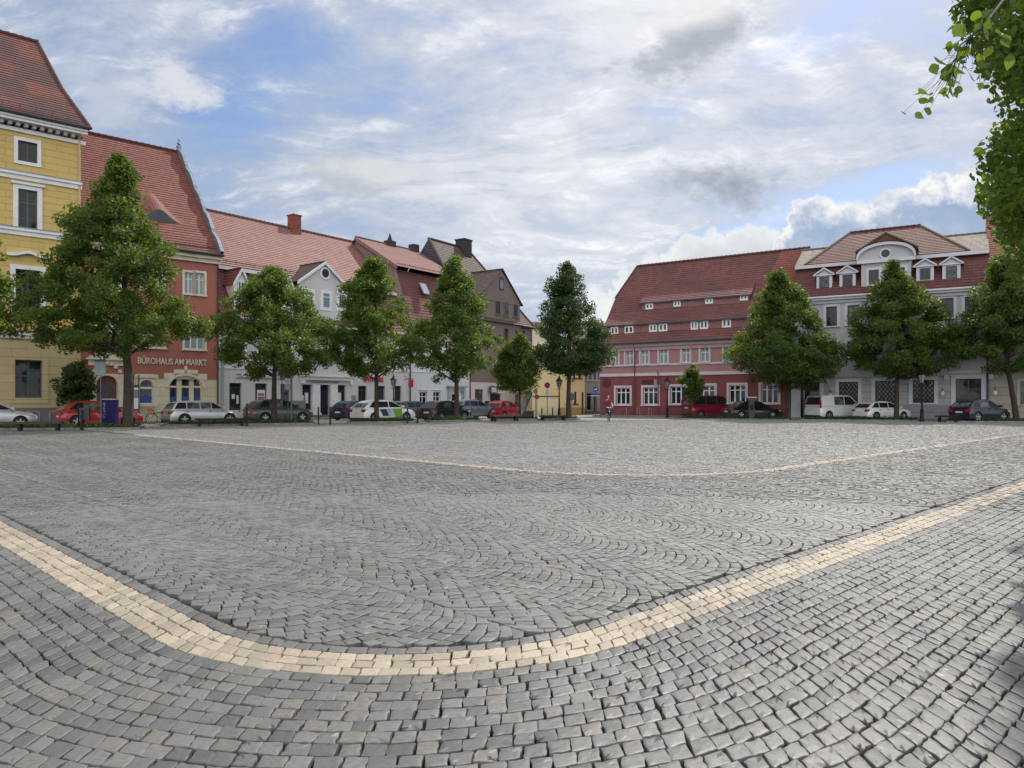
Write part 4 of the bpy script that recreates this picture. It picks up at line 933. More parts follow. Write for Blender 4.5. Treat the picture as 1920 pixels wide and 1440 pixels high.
def stones(name, quads, mat_, gap, kind='structure', label=None):
    Q = np.concatenate(quads); cen = Q.mean(1, keepdims=True); N = len(Q)
    D = Q-cen; ln = np.linalg.norm(D, axis=2, keepdims=True); D = D*(1-gap/np.maximum(ln, .03)); D += RNG.normal(0, .0042, D.shape)
    dist = np.hypot(cen[:, 0, 0], cen[:, 0, 1]); near = dist < 12
    kn = np.where(near, .38, 1.)
    hz = kn*RNG.normal(0, .0036, N)+.0025*np.sin(cen[:, 0, 0]*1.3+1)*np.sin(cen[:, 0, 1]*.9)
    tx, ty = kn*RNG.normal(0, .024, N), kn*RNG.normal(0, .024, N)
    tint = RNG.random(N); tint2 = RNG.random(N)
    A_ = (cen[:, 0, 1]-cen[:, 0, 0])*S2; B_ = (cen[:, 0, 1]+cen[:, 0, 0])*S2; sheen = np.where(ring_sd(A_, B_, *RINGS[1]) < 0, 1., np.where(ring_sd(A_, B_, *RINGS[0]) < -.3, .12, 0.))      # low-angle sheen painted in: stones inside the bands made paler
    V, Fc, T = [], [], []; base = 0
    # distant stones: chamfered block
    k = ~near; d = D[k]; c = cen[k]; n = k.sum()
    top = c+d*.89; bot = c+d*1.0
    def zz(P, c_, i): return hz[i][:, None]+(P[..., 0]-c_[..., 0])*tx[i][:, None]+(P[..., 1]-c_[..., 1])*ty[i][:, None]
    zt = zz(top, c, k)
    v = np.zeros((n, 12, 3)); v[:, :4, :2] = bot; v[:, :4, 2] = -.04; v[:, 4:8, :2] = bot; v[:, 4:8, 2] = zz(bot, c, k)-.010; v[:, 8:, :2] = top; v[:, 8:, 2] = zt
    f = [(8, 9, 10, 11)]+[(i, (i+1) % 4, 4+(i+1) % 4, 4+i) for i in range(4)]+[(4+i, 4+(i+1) % 4, 8+(i+1) % 4, 8+i) for i in range(4)]
    f = np.array(f); FQ = (np.arange(n)[:, None, None]*12+f[None]).reshape(-1, 4)
    V.append(v.reshape(-1, 3)); T.append(np.repeat(np.stack([tint[k], tint2[k], sheen[k]], 1), 12, 0)); base = n*12
    # near stones: worn outline, rounded shoulder, slightly domed split face
    k = near; d = D[k]; c = cen[k]; n = k.sum(); ring = []
    for i in range(4):
        p, q = d[:, i], d[:, (i+1) % 4]
        for t in (.05, .36, .64, .95):
            j = RNG.normal(0, .0026, p.shape); w = p*(1-t)+q*t; ring.append(w*(1+(0.0 if t in (.05, .95) else RNG.normal(0, .012)))+j)
    ring = np.stack(ring, 1); m_ = 16
    v = np.zeros((n, m_*5+1, 3)); i = k
    def put(o, xy, dz): v[:, o:o+m_, :2] = c+xy; v[:, o:o+m_, 2] = zz(c+xy, c, i)+dz
    v[:, :m_, :2] = c+ring; v[:, :m_, 2] = -.04
    put(m_, ring, -.0045+RNG.normal(0, .0014, (n, m_))); put(2*m_, ring*.975, -.0008+RNG.normal(0, .0007, (n, m_))); put(3*m_, ring*.93, RNG.normal(0, .0005, (n, m_))); put(4*m_, ring*.5, .0003+RNG.normal(0, .0008, (n, m_)))
    v[:, -1, :2] = c[:, 0]; v[:, -1, 2] = hz[i]+.0005+RNG.normal(0, .0012, n)
    f = np.array([(r*m_+a, r*m_+(a+1) % m_, (r+1)*m_+(a+1) % m_, (r+1)*m_+a) for r in range(4) for a in range(m_)])
    FQ2 = (np.arange(n)[:, None, None]*(m_*5+1)+f[None]).reshape(-1, 4)+base
    ft = np.array([(4*m_+a, 4*m_+(a+1) % m_, 5*m_) for a in range(m_)]); FT = (np.arange(n)[:, None, None]*(m_*5+1)+ft[None]).reshape(-1, 3)+base
    V.append(v.reshape(-1, 3)); T.append(np.repeat(np.stack([tint[k], tint2[k], sheen[k]], 1), m_*5+1, 0))
    V = np.concatenate(V); T = np.concatenate(T); FQ = np.concatenate([FQ, FQ2])
    me = bpy.data.meshes.new(name); nq, ntr = len(FQ), len(FT)
    me.vertices.add(len(V)); me.vertices.foreach_set('co', V.astype(np.float32).ravel())
    me.loops.add(nq*4+ntr*3); me.loops.foreach_set('vertex_index', np.concatenate([FQ.ravel(), FT.ravel()]).astype(np.int32))
    me.polygons.add(nq+ntr); me.polygons.foreach_set('loop_start', np.concatenate([np.arange(nq)*4, nq*4+np.arange(ntr)*3]).astype(np.int32))
    sm = np.zeros(nq+ntr, bool); sm[-(ntr+len(FQ2)):] = True; me.polygons.foreach_set('use_smooth', sm)
    at = me.attributes.new('tint', 'FLOAT_COLOR', 'POINT'); colr = np.ones((len(V), 4), np.float32); colr[:, :3] = T; at.data.foreach_set('color', colr.ravel())
    me.update(calc_edges=True); me.validate(); me.materials.append(mat_)
    o = bpy.data.objects.new(name, me); COL.objects.link(o); return struct(o, kind, label)
def stone_mat(name, dark, light, warm, rough):
    m, nt, b = newmat(name); b.inputs['Specular IOR Level'].default_value = .4
    at = nd(nt, 'ShaderNodeAttribute', attribute_name='tint'); sp = nd(nt, 'ShaderNodeSeparateColor'); nt.links.new(at.outputs['Color'], sp.inputs[0])
    tc = nd(nt, 'ShaderNodeTexCoord').outputs['Object']
    c = mix_(nt, sp.outputs[0], dark, light); c = mix_(nt, ramp_(nt, sp.outputs[1], .72, 1.0), c, warm)
    n = noise_(nt, tc, 38, 6, .7); c = mix_(nt, math_(nt, 'MULTIPLY', ramp_(nt, n, .35, .75), .5), c, c3(dark, .62))
    big = noise_(nt, tc, .33, 5, .6); c = mix_(nt, math_(nt, 'MULTIPLY', ramp_(nt, big, .42, .72), .4), c, c3(light, 1.25))
    c = mix_(nt, sp.outputs[2], c, mix_(nt, 1., c, (1., .99, .96), 'ADD') if 0 else mix_(nt, .32, c, (.36, .35, .335)))  # painted sheen: base colour lifted inside the bands
    st_ = ramp_(nt, noise_(nt, tc, .9, 6, .7), .56, .72); c = mix_(nt, math_(nt, 'MULTIPLY', st_, .35), c, c3(warm, .55))      # oil, spilt drinks, old moss
    sd_ = ramp_(nt, noise_(nt, tc, .16, 4, .6), .52, .66); c = mix_(nt, math_(nt, 'MULTIPLY', sd_, .28), c, tuple(x*.75+.06 for x in warm)); nt.links.new(c, b.inputs['Base Color'])
    r = math_(nt, 'ADD', math_(nt, 'MULTIPLY', n, .25), rough-.12); nt.links.new(r, b.inputs['Roughness'])
    bump_(nt, b, noise_(nt, tc, 85, 5, .72), .28, .006); return m
M_cobble = stone_mat('basalt_setts', (.082, .085, .083), (.172, .174, .169), (.17, .158, .142), .46)
M_sand = stone_mat('sandstone_setts', (.25, .22, .17), (.43, .37, .285), (.34, .275, .21), .6)
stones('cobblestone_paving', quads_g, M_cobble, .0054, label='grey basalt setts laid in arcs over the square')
stones('sandstone_band', quads_b, M_sand, .005, label='pale sandstone bands running through the grey setts')
# joints
m, nt, b = newmat('joint_grit'); b.inputs['Roughness'].default_value = .95
tc = nd(nt, 'ShaderNodeTexCoord').outputs['Object']
c = mix_(nt, ramp_(nt, noise_(nt, tc, 140, 3, .7), .52, .68), (.012, .011, .009), (.16, .115, .06)); c = mix_(nt, ramp_(nt, noise_(nt, tc, 3.5, 4), .55, .7), c, (.045, .06, .018))
nt.links.new(c, b.inputs['Base Color']); bump_(nt, b, noise_(nt, tc, 160, 2), .6, .01)
def sheet(name, pts, z, m_, label=None):
    q = MB(); q.poly([(x, y, z) for x, y in pts]); return struct(q.build(name, m_), label=label)
# far cobbles (too far off to see single stones) and the land beyond
m, nt, b = newmat('far_setts'); b.inputs['Roughness'].default_value = .5
tc = nd(nt, 'ShaderNodeTexCoord').outputs['Object']; vo = nd(nt, 'ShaderNodeTexVoronoi'); vo.inputs['Scale'].default_value = 8.5; nt.links.new(tc, vo.inputs['Vector'])
sp = nd(nt, 'ShaderNodeSeparateColor'); nt.links.new(vo.outputs['Color'], sp.inputs[0]); c = mix_(nt, sp.outputs[0], (.17, .17, .165), (.29, .285, .27))
c = mix_(nt, ramp_(nt, noise_(nt, tc, .25, 5), .45, .7), c, (.2, .19, .17)); b.inputs['Roughness'].default_value = .4; nt.links.new(c, b.inputs['Base Color']); bump_(nt, b, math_(nt, 'MULTIPLY', vo.outputs['Distance'], -1), .9, .03)
M_far = MATS['far_setts']
ground = MB(); n = 24; ground.poly([(4000*math.cos(2*math.pi*k/n), 4000*math.sin(2*math.pi*k/n), -.034) for k in range(n)]); struct(ground.build('ground', MATS['joint_grit']), label='gritty ground between the stones')
FY = FARY+1.5
sheet('square_paving', [(-90, FY), (90, FY), (90, 140), (-90, 140)], -.004, M_far, 'small grey setts on the far side of the square and streets')
# streets and pavements along both rows of houses
M_road = mat('street_setts', (.14, .14, .14), .65, var=.3, scale=1.2, bump=.5, bscale=9); M_pave = mat('pavement_slabs', (.24, .235, .22), .8, var=.2, scale=2, bump=.2)
def offs(hs, v, du0=0, du1=0):
    out = []
    for h_, a, b in hs: out += [h_.world(a, v), h_.world(b, v)]
    return out
Lrow = [(YEL, -9, 0), (RED, 0, RED.u(410)), (WHT, 0, WHT.u(769)), (PALE, 0, PALE.u(881)), (GRY, 0, GRY.u(996))]
Rrow = [(PNK, 0, PNK.u(1479)), (MAN, 0, MAN.u(1856)+9)]
def pavement(hs, name, w, label):
    inn = offs(hs, .05); out_ = offs(hs, -w); q = MB(); z = .12
    for i in range(len(inn)-1):
        a, b, c, d = out_[i], out_[i+1], inn[i+1], inn[i]
        q.poly([(*a, z), (*b, z), (*c, z), (*d, z)], 0); q.poly([(*a, -.04), (*b, -.04), (*b, z), (*a, z)], 1)
    struct(q.build(name, [M_pave, M_stonekerb]), label=label)
pavement(Lrow, 'pavement', 2.0, 'slab pavement along the left row of houses'); pavement(Rrow, 'pavement', 1.6, 'slab pavement along the right row of houses')

# ---------------------------------------------------------------- trees
def leafmat(name, c1, c2, c_t, tr=.42):
    m = bpy.data.materials.new(name); m.use_nodes = True; nt = m.node_tree; nt.nodes.clear(); MATS[name] = m
    out = nt.nodes.new('ShaderNodeOutputMaterial'); b = nt.nodes.new('ShaderNodeBsdfPrincipled'); t = nt.nodes.new('ShaderNodeBsdfTranslucent'); mx = nt.nodes.new('ShaderNodeMixShader')
    at = nd(nt, 'ShaderNodeAttribute', attribute_name='tint'); sp = nd(nt, 'ShaderNodeSeparateColor'); nt.links.new(at.outputs['Color'], sp.inputs[0])
    c = mix_(nt, sp.outputs[0], c1, c2); nt.links.new(c, b.inputs['Base Color']); b.inputs['Roughness'].default_value = .5; b.inputs['Specular IOR Level'].default_value = .35
    nt.links.new(mix_(nt, sp.outputs[1], c_t, c3(c_t, .7)), t.inputs['Color']); mx.inputs[0].default_value = tr
    nt.links.new(b.outputs[0], mx.inputs[1]); nt.links.new(t.outputs[0], mx.inputs[2]); nt.links.new(mx.outputs[0], out.inputs[0]); return m
L_lime = leafmat('lime_leaf', (.023, .058, .018), (.085, .14, .026), (.25, .35, .03), .46)
L_dark = leafmat('dark_leaf', (.024, .055, .02), (.055, .10, .03), (.13, .2, .025))
L_near = leafmat('near_leaf', (.036, .08, .016), (.10, .165, .028), (.24, .36, .035), .5)
M_bark = mat('bark', (.04, .033, .027), .9, var=.35, scale=6, bump=.6, bscale=18)
def leafmesh(name, C, S, tint, m, parent, out=None, shape=None, rng=RNG, droop=.0):
    """one small leaf blade at every point of C; shape = outline (x along blade, y across)"""
    shape = shape or [(-.5, 0), (-.05, .42), (.5, 0), (-.05, -.42)]
    n = len(C); nr = rng.normal(0, 1, (n, 3)); nr[:, 2] += .9
    if out is not None: nr += out*.8
    nr /= np.linalg.norm(nr, axis=1, keepdims=True)
    t = rng.normal(0, 1, (n, 3)); t[:, 2] -= droop; t -= nr*(t*nr).sum(1, keepdims=True); t /= np.linalg.norm(t, axis=1, keepdims=True); w = np.cross(nr, t)
    k = len(shape); V = np.zeros((n, k, 3))
    for i, (a, b) in enumerate(shape): V[:, i] = C+(t*a+w*b*.85)*S[:, None]+nr*(-abs(b)*.22*S[:, None])
    me = bpy.data.meshes.new(name); me.vertices.add(n*k); me.vertices.foreach_set('co', V.astype(np.float32).ravel()); me.loops.add(n*k); me.loops.foreach_set('vertex_index', np.arange(n*k, dtype=np.int32))
    me.polygons.add(n); me.polygons.foreach_set('loop_start', np.arange(n, dtype=np.int32)*k)
    at = me.attributes.new('tint', 'FLOAT_COLOR', 'POINT'); cc = np.ones((n, 4), np.float32); cc[:, 0] = tint; cc[:, 1] = rng.random(n); at.data.foreach_set('color', np.repeat(cc, k, 0).ravel())
    me.update(calc_edges=True); me.materials.append(m); o = bpy.data.objects.new(name, me); COL.objects.link(o); o.parent = parent; return o
def tree(name, label, px, Y, prof, dens=1., leaf=.22, tr=.17, m=L_lime, group=None, seed=0, lean=(0, 0), stem=None, fill=.45, clump=.62, nclump=None, wide=1.05):
    """prof: [(row, left column, right column)] outline of the crown in photo pixels, top to bottom"""
    rng = np.random.default_rng(seed+5); k = Y/F; X0 = gx(px, Y)
    zs = np.array([H+(HZ-r[0])*k for r in prof])[::-1]; lo = np.array([gx(r[1], Y)-X0 for r in prof])[::-1]; hi = np.array([gx(r[2], Y)-X0 for r in prof])[::-1]
    root = thing(name, label, 'tree', (X0, Y, 0), 0, group)
    zb, zt = zs[0], zs[-1]; R_ = (hi-lo)/2*wide; M_ = (hi+lo)/2
    grid = np.linspace(zb, zt, 60); rad = np.interp(grid, zs, R_); w = rad**1.35+.03; w /= w.sum()
    vol = float((math.pi*rad**2).sum()*(zt-zb)/60); n = nclump or int(40+vol*.85)
    z = rng.choice(grid, n, p=w)+rng.normal(0, .1, n); r = np.interp(z, zs, R_); mid = np.interp(z, zs, M_); th = rng.random(n)*2*math.pi
    q = np.where(rng.random(n) < fill, np.sqrt(rng.random(n))*.75, rng.uniform(.70, 1.0, n)); cr = clump*.78*rng.uniform(.5, 1.2, n)*np.clip(r/2.2, .45, 1.15)
    rr = np.maximum(r-cr*.55, .02)*q; cx = mid+rr*np.cos(th); cy = rr*np.sin(th)*.95; cz = z
    # leading shoots at the pointed top and sprays that break up the outline
    ne = max(6, n//7); f = rng.random(ne)**.8; z2 = zt-(zt-zb)*.30*f; r2 = np.interp(z2, zs, R_); t2 = rng.random(ne)*6.283; q2 = rng.random(ne)*.6
    cx = np.r_[cx, np.interp(z2, zs, M_)+r2*q2*np.cos(t2)]; cy = np.r_[cy, r2*q2*np.sin(t2)]; cz = np.r_[cz, z2]; cr = np.r_[cr, np.clip(r2*.62, .16, clump)]; n += ne
    per = np.maximum(12, (dens*285*cr**2/(leaf/.22)**2).astype(int)); idx = np.repeat(np.arange(n), per); T = len(idx)
    g = rng.normal(0, 1, (T, 3)); g /= np.linalg.norm(g, axis=1, keepdims=True); rad_ = rng.random(T)**.45
    C = np.stack([cx, cy, cz], 1)[idx]+g*(rad_*cr[idx])[:, None]*np.array([1.1, 1.1, .85]); C[:, 2] -= .07*np.hypot(C[:, 0]-np.interp(C[:, 2], zs, M_), C[:, 1])*.5
    tint = np.clip(rng.random(n)[idx]*.55+rng.random(T)*.45, 0, 1); out = np.stack([C[:, 0]-np.interp(C[:, 2], zs, M_), C[:, 1], np.zeros(T)], 1); out /= np.linalg.norm(out, axis=1, keepdims=True)+.3
    leafmesh('crown', C, leaf*rng.uniform(.7, 1.3, T), tint, m, root, out, rng=rng)
    b = MB(); st = stem or zt*.88; npt = 9; ptsl = []
    for i in range(npt):
        f = i/(npt-1); zz = st*f; ptsl.append((lean[0]*min(zz, zb+1)/(zb+1)+rng.normal(0, .03)*f+(np.interp(zz, zs, M_)-0)*.25*(1 if zz > zb else 0), lean[1]*f, zz-.03))
    rs = [tr*(1.35 if i == 0 else 1-.83*i/(npt-1)) for i in range(npt)]; b.tube([(ptsl[0]), (ptsl[0][0]+(ptsl[1][0]-ptsl[0][0])*.12, 0, ptsl[1][2]*.12)]+ptsl[1:], [rs[0], tr*1.04]+rs[1:], 10)
    order = rng.choice(n, min(n, 34), replace=False)
    for i in order:
        e = Vector((cx[i], cy[i], cz[i])); zs0 = max(zb-.25, min(e.z-.45*math.hypot(e.x, e.y)-.2, st*.9)); f = zs0/st; j = min(int(f*(npt-1)), npt-2); ff = f*(npt-1)-j
        s = Vector(ptsl[j]).lerp(Vector(ptsl[j+1]), ff); r0 = tr*(1-.83*f)*.5; md = s.lerp(e, .5)+Vector((0, 0, .12))
        b.tube([s, md, s.lerp(e, .92)], [max(.02, r0), max(.015, r0*.6), .012], 5)
    b.build('trunk', M_bark, root, 50); return root
GL, GR = 'lime trees along the left side of the square', 'lime trees along the right side of the square'
tree('lime_tree', 'tallest lime tree with broad crown before yellow and red houses', 240, 40, [(291, 212, 240), (320, 186, 262), (370, 158, 278), (400, 112, 288), (430, 104, 318), (470, 96, 338), (520, 70, 350), (560, 45, 372), (600, 32, 390), (626, 38, 384), (642, 80, 340), (658, 140, 285)], 1.1, .145, .26, seed=1, group=GL, clump=.66, wide=.97)
tree('lime_tree', 'round lime tree with dark trunk before the shop end of the white pharmacy house', 514, 47, [(503, 500, 524), (530, 448, 560), (560, 426, 585), (590, 410, 610), (620, 398, 640), (650, 392, 646), (675, 418, 630), (698, 462, 580)], 1.0, .155, .2, seed=2, group=GL, clump=.66)
tree('lime_tree', 'pointed lime tree growing before the red pharmacy lettering', 706, 51, [(478, 694, 712), (505, 672, 730), (530, 640, 745), (560, 640, 765), (600, 608, 790), (630, 598, 802), (660, 606, 800), (690, 640, 770), (706, 672, 740)], 1.0, .16, .17, seed=3, group=GL, clump=.66)
tree('lime_tree', 'slender lime tree with low spray in front of the pale blue white house', 856, 54, [(478, 838, 866), (510, 820, 886), (540, 808, 905), (580, 790, 925), (620, 768, 944), (650, 760, 946), (680, 776, 930), (698, 800, 915), (716, 788, 840)], 1.0, .16, .19, seed=4, group=GL, clump=.64)
tree('young_tree', 'small thin crowned tree between red car and sign posts', 975, 57, [(626, 962, 986), (650, 945, 1000), (680, 928, 1012), (700, 924, 1015), (725, 932, 1008), (742, 950, 1000)], 1.1, .15, .09, L_lime, seed=5, clump=.95, nclump=80)
tree('lime_tree', 'airy pointed lime tree with see through top at the street mouth', 1066, 58, [(492, 1056, 1070), (515, 1038, 1086), (540, 1022, 1098), (570, 1012, 1106), (600, 1008, 1116), (630, 1002, 1138), (660, 1004, 1146), (685, 1018, 1136), (700, 1040, 1100)], 1.15, .16, .2, L_dark, seed=6, group=GL, clump=.72, fill=.5, wide=1.18)
tree('young_tree', 'young staked sapling in front of the wine red wall', 1297, 62, [(684, 1294, 1302), (697, 1284, 1312), (712, 1272, 1322), (728, 1276, 1320), (740, 1284, 1312), (746, 1290, 1304)], 1.2, .14, .05, L_lime, seed=7, clump=1.15, nclump=60)
tree('lime_tree', 'dark lime tree hiding the joint of pink and lilac houses', 1478, 58.5, [(508, 1448, 1474), (535, 1426, 1496), (570, 1414, 1530), (600, 1405, 1545), (640, 1374, 1566), (665, 1362, 1578), (690, 1378, 1572), (712, 1408, 1550), (726, 1440, 1512)], 1.05, .17, .2, seed=8, group=GR, clump=.68)
tree('lime_tree', 'dark lime tree in front of the round gable of the lilac house', 1681, 55.5, [(488, 1664, 1684), (515, 1652, 1700), (545, 1632, 1742), (575, 1605, 1756), (610, 1598, 1782), (640, 1588, 1800), (665, 1592, 1804), (688, 1615, 1775), (703, 1650, 1730)], 1.05, .17, .19, seed=9, group=GR, clump=.68)
tree('lime_tree', 'lime tree with leaning trunk in front of the beige house', 1907, 52.5, [(478, 1864, 1892), (510, 1846, 1918), (545, 1828, 1950), (580, 1812, 1975), (620, 1802, 2000), (650, 1800, 2010), (675, 1820, 1990), (694, 1850, 1950)], 1.05, .17, .2, seed=10, lean=(-.75, 0), group=GR, clump=.68)
tree('lime_tree', 'lime tree at the left edge, only its outer leaves in view', -62, 38, [(400, -80, -45), (450, -130, -5), (500, -150, 14), (560, -165, 20), (620, -160, 22), (660, -130, 0)], 1, .2, .2, seed=11, group=GL, clump=.62)
tree('dark_shrub', 'dark tall shrub at the corner of the yellow house', 137, 46.2, [(683, 128, 158), (700, 110, 174), (720, 104, 180), (745, 106, 172), (770, 118, 152), (786, 128, 142)], 1.2, .16, .06, L_dark, seed=12, clump=.9, nclump=80)['category'] = 'shrub'

# big near lime tree whose trunk stands right of the frame
root = thing('lime_tree', 'near lime tree reaching into the frame from the right', 'tree', (9.3, 10.2, 0)); rng = np.random.default_rng(77)
heart = [(-.5, 0), (-.42, .22), (-.2, .42), (.08, .38), (.34, .18), (.56, 0), (.34, -.18), (.08, -.38), (-.2, -.42), (-.42, -.22)]
edge = [(-60, 1782), (0, 1792), (40, 1812), (90, 1832), (140, 1850), (190, 1868), (235, 1872), (262, 1856), (300, 1842), (335, 1832), (365, 1852), (410, 1876), (450, 1884), (490, 1900), (520, 1925)]
b = MB(); b.tube([(0, 0, -.05), (0, 0, .4), (.05, 0, 2.2), (-.1, .05, 4.5), (-.05, 0, 7), (0, 0, 9.5)], [.32, .24, .21, .17, .1, .03], 12)
cl = []
for i in range(230):
    Yl = rng.uniform(7.6, 12.2); py = rng.uniform(-330, 515); e = np.interp(py, [q[0] for q in edge], [q[1] for q in edge])
    if py < -60: e = 1775-(-60-py)*.1
    pxx = e+26+rng.random()**1.6*520; X, Z = gx(pxx, Yl), gz(py, Yl)
    if X > 12.5 or Z > 10 or (X-9.3)**2+(Yl-10.2)**2 > 4.6**2: continue
    cl.append((X-9.3, Yl-10.2, Z))
cl = np.array(cl); per = 190; idx = np.repeat(np.arange(len(cl)), per); g = rng.normal(0, 1, (len(idx), 3)); g /= np.linalg.norm(g, axis=1, keepdims=True)
C = cl[idx]+g*(rng.random(len(idx))**.5*.36)[:, None]*np.array([.75, 1.1, .9])
leafmesh('crown', C, rng.uniform(.055, .095, len(idx)), np.clip(rng.random(len(cl))[idx]*.5+rng.random(len(idx))*.5, 0, 1), L_near, root, None, heart, rng, droop=1.2)
for i in range(0, len(cl), 5):
    e = Vector(cl[i]); s = Vector((0, 0, min(8.5, max(2.2, e.z-.5*math.hypot(e.x, e.y))))); b.tube([s, s.lerp(e, .5)+Vector((0, 0, .2)), e], [.05, .03, .008], 5)
# the low twig that hangs towards the camera
tw = [(-3.0, -3.2, 5.3), (-5.2, -5.0, 4.55), (9.3*0-6.02, -5.55, 4.02)]
T0 = Vector((gx(1905, 5.2)-9.3, 5.2-10.2, gz(-30, 5.2))); T1 = Vector((gx(1842, 4.7)-9.3, 4.7-10.2, gz(52, 4.7))); T2 = Vector((gx(1800, 4.55)-9.3, 4.55-10.2, gz(85, 4.55))); T3 = Vector((gx(1778, 4.5)-9.3, 4.5-10.2, gz(158, 4.5)))
b.tube([(0, 0, 4.6), (-2.2, -2.6, 5.0), tuple(T0), tuple(T1), tuple(T2), tuple(T3)], [.05, .035, .014, .008, .005, .002], 6)
twp = [(1782, 168, 30), (1789, 155, 26), (1771, 158, 18), (1797, 143, 28), (1774, 147, 22), (1783, 124, 28), (1806, 121, 32), (1813, 128, 22), (1822, 131, 22), (1833, 138, 24), (1819, 107, 22), (1787, 103, 38), (1800, 83, 40), (1815, 66, 36), (1768, 133, 20), (1845, 112, 40), (1852, 120, 34), (1826, 88, 36), (1836, 70, 38), (1810, 96, 30), (1846, 45, 40), (1862, 30, 42), (1880, 60, 40), (1872, 85, 36), (1895, 20, 44), (1905, 50, 42), (1858, 66, 34), (1840, 20, 40), (1870, 5, 42), (1825, 45, 30)]
twp = twp+[(x+rng.normal(0, 9), y+rng.normal(0, 9), s*.8) for x, y, s in twp]
C = np.array([(gx(x, 4.5+.25*rng.random())-9.3, -5.7+.5*rng.random(), gz(y, 4.55)) for x, y, s in twp]); S_ = np.array([s for _, _, s in twp])/F*4.5*.85
TP = [T0, T1, T1.lerp(T2, .5), T2, T2.lerp(T3, .33), T2.lerp(T3, .66), T3]
for c_ in C: e = Vector(c_); s = min(TP, key=lambda p: (p-e).length); b.tube([s, s.lerp(e, .5)+Vector((0, 0, .01)), e], [.002, .0015, .001], 4)
b.build('trunk', M_bark, root, 50)
n0 = rng.normal(0, .45, (len(C), 3)); n0[:, 1] -= 1.2
me_o = leafmesh('twig_leaves', C, S_, rng.random(len(C)), L_near, root, n0*2.2, heart, rng, droop=2.0); me_o['kind'] = 'stuff'

# planting beds round the trees
def bed(pts, label, hgt=.14, green=True, seed=0):
    root = thing('planting_bed', label, 'planting bed', (pts[0][0], pts[0][1], 0), 0, 'kerbed planting beds under the trees'); x0, y0 = pts[0]
    P = [(x-x0, y-y0) for x, y in pts]; q = MB(); n = len(P); cx, cy = sum(p[0] for p in P)/n, sum(p[1] for p in P)/n
    I = [(p[0]+(cx-p[0])/max(.01, math.hypot(cx-p[0], cy-p[1]))*.16, p[1]+(cy-p[1])/max(.01, math.hypot(cx-p[0], cy-p[1]))*.16) for p in P]
    for i in range(n):
        a, b_ = P[i], P[(i+1) % n]; c, d = I[(i+1) % n], I[i]
        q.poly([(*a, -.04), (*b_, -.04), (*b_, hgt), (*a, hgt)]); q.poly([(*a, hgt), (*b_, hgt), (*c, hgt), (*d, hgt)])
    q.build('kerb', M_stonekerb, root)
    q = MB(); q.poly([(*p, hgt-.01) for p in I]); q.build('soil', M_soil, root)
    if green:
        rng = np.random.default_rng(seed); xs = [p[0] for p in I]; ys = [p[1] for p in I]; C = []
        while len(C) < 2600:
            f = rng.random(n); f /= f.sum(); f = f**1; w = rng.dirichlet(np.ones(n)*.6); x = (w*np.array(xs)).sum(); y = (w*np.array(ys)).sum(); C.append((x, y, hgt+rng.random()**2*.2))
        C = np.array(C); o = leafmesh('ground_cover', C, rng.uniform(.07, .15, len(C)), rng.random(len(C)), L_dark, root, rng=rng); o['kind'] = 'stuff'
def line_bed(p0, p1, w, label, **k):
    d = Vector((p1[0]-p0[0], p1[1]-p0[1], 0)).normalized(); nn = Vector((-d.y, d.x, 0))*w; bed([p0, p1, (p1[0]+nn.x-d.x*.4, p1[1]+nn.y), (p0[0]+nn.x+d.x*.4, p0[1]+nn.y)], label, **k)
def G(px, Y): return (gx(px, Y), Y)
line_bed(G(-90, 37.5), G(262, 39.2), 2.2, 'long low bed at the left under the tallest lime tree', green=True, seed=1, hgt=.1)
line_bed(G(300, 42.4), G(600, 46.2), 2.0, 'kerbed green bed behind the steel bench left of the gap with bollards', seed=2)
line_bed(G(652, 48), G(782, 49.8), 2.2, 'kerbed green bed under the pointed lime tree right of the gap', seed=3)
line_bed(G(806, 51.3), G(905, 53), 2.2, 'kerbed green bed at the foot of the slender lime tree', seed=4)
line_bed(G(925, 55.2), G(1012, 56.5), 2, 'kerbed bed behind the red bench', seed=5)
line_bed(G(1012, 56.8), G(1088, 57.3), 2, 'kerbed bed with dark low bench under the airy lime tree', seed=6)
line_bed(G(1262, 60.8), G(1480, 57.2), 1.6, 'narrow bed along parking bays before the pink house', seed=7, hgt=.08)
line_bed(G(1500, 56.3), G(1742, 53.9), 1.6, 'narrow bed in front of the white van', seed=8, hgt=.1)
line_bed(G(1775, 51.5), G(1990, 50.6), 1.6, 'narrow bed in front of the dark car at right', seed=9, hgt=.1)
# ---------------------------------------------------------------- cars
def paint(name, col, metal=.0, rough=.32):
    if name in MATS: return MATS[name]
    m, nt, b = newmat(name); b.inputs['Metallic'].default_value = metal; b.inputs['Roughness'].default_value = rough; b.inputs['Coat Weight'].default_value = .8; b.inputs['Coat Roughness'].default_value = .05
    tc = nd(nt, 'ShaderNodeTexCoord').outputs['Object']; sp = nd(nt, 'ShaderNodeSeparateXYZ'); nt.links.new(tc, sp.inputs[0])
    dirt = math_(nt, 'MULTIPLY', ramp_(nt, math_(nt, 'ADD', sp.outputs[2], math_(nt, 'MULTIPLY', noise_(nt, tc, 5, 4), .25)), .62, .3), .45)
    nt.links.new(mix_(nt, dirt, col, (.09, .085, .075)), b.inputs['Base Color']); return m
M_cglass = glass('car_glass', (.015, .02, .022), .04, .0); M_trim = mat('black_plastic', (.018, .018, .02), .6); M_tail = mat('tail_lamp', (.30, .008, .012), .15, coat=.6); M_head = mat('head_lamp', (.55, .58, .6), .1, coat=.8); M_plate = mat('number_plate', (.62, .62, .6), .4)
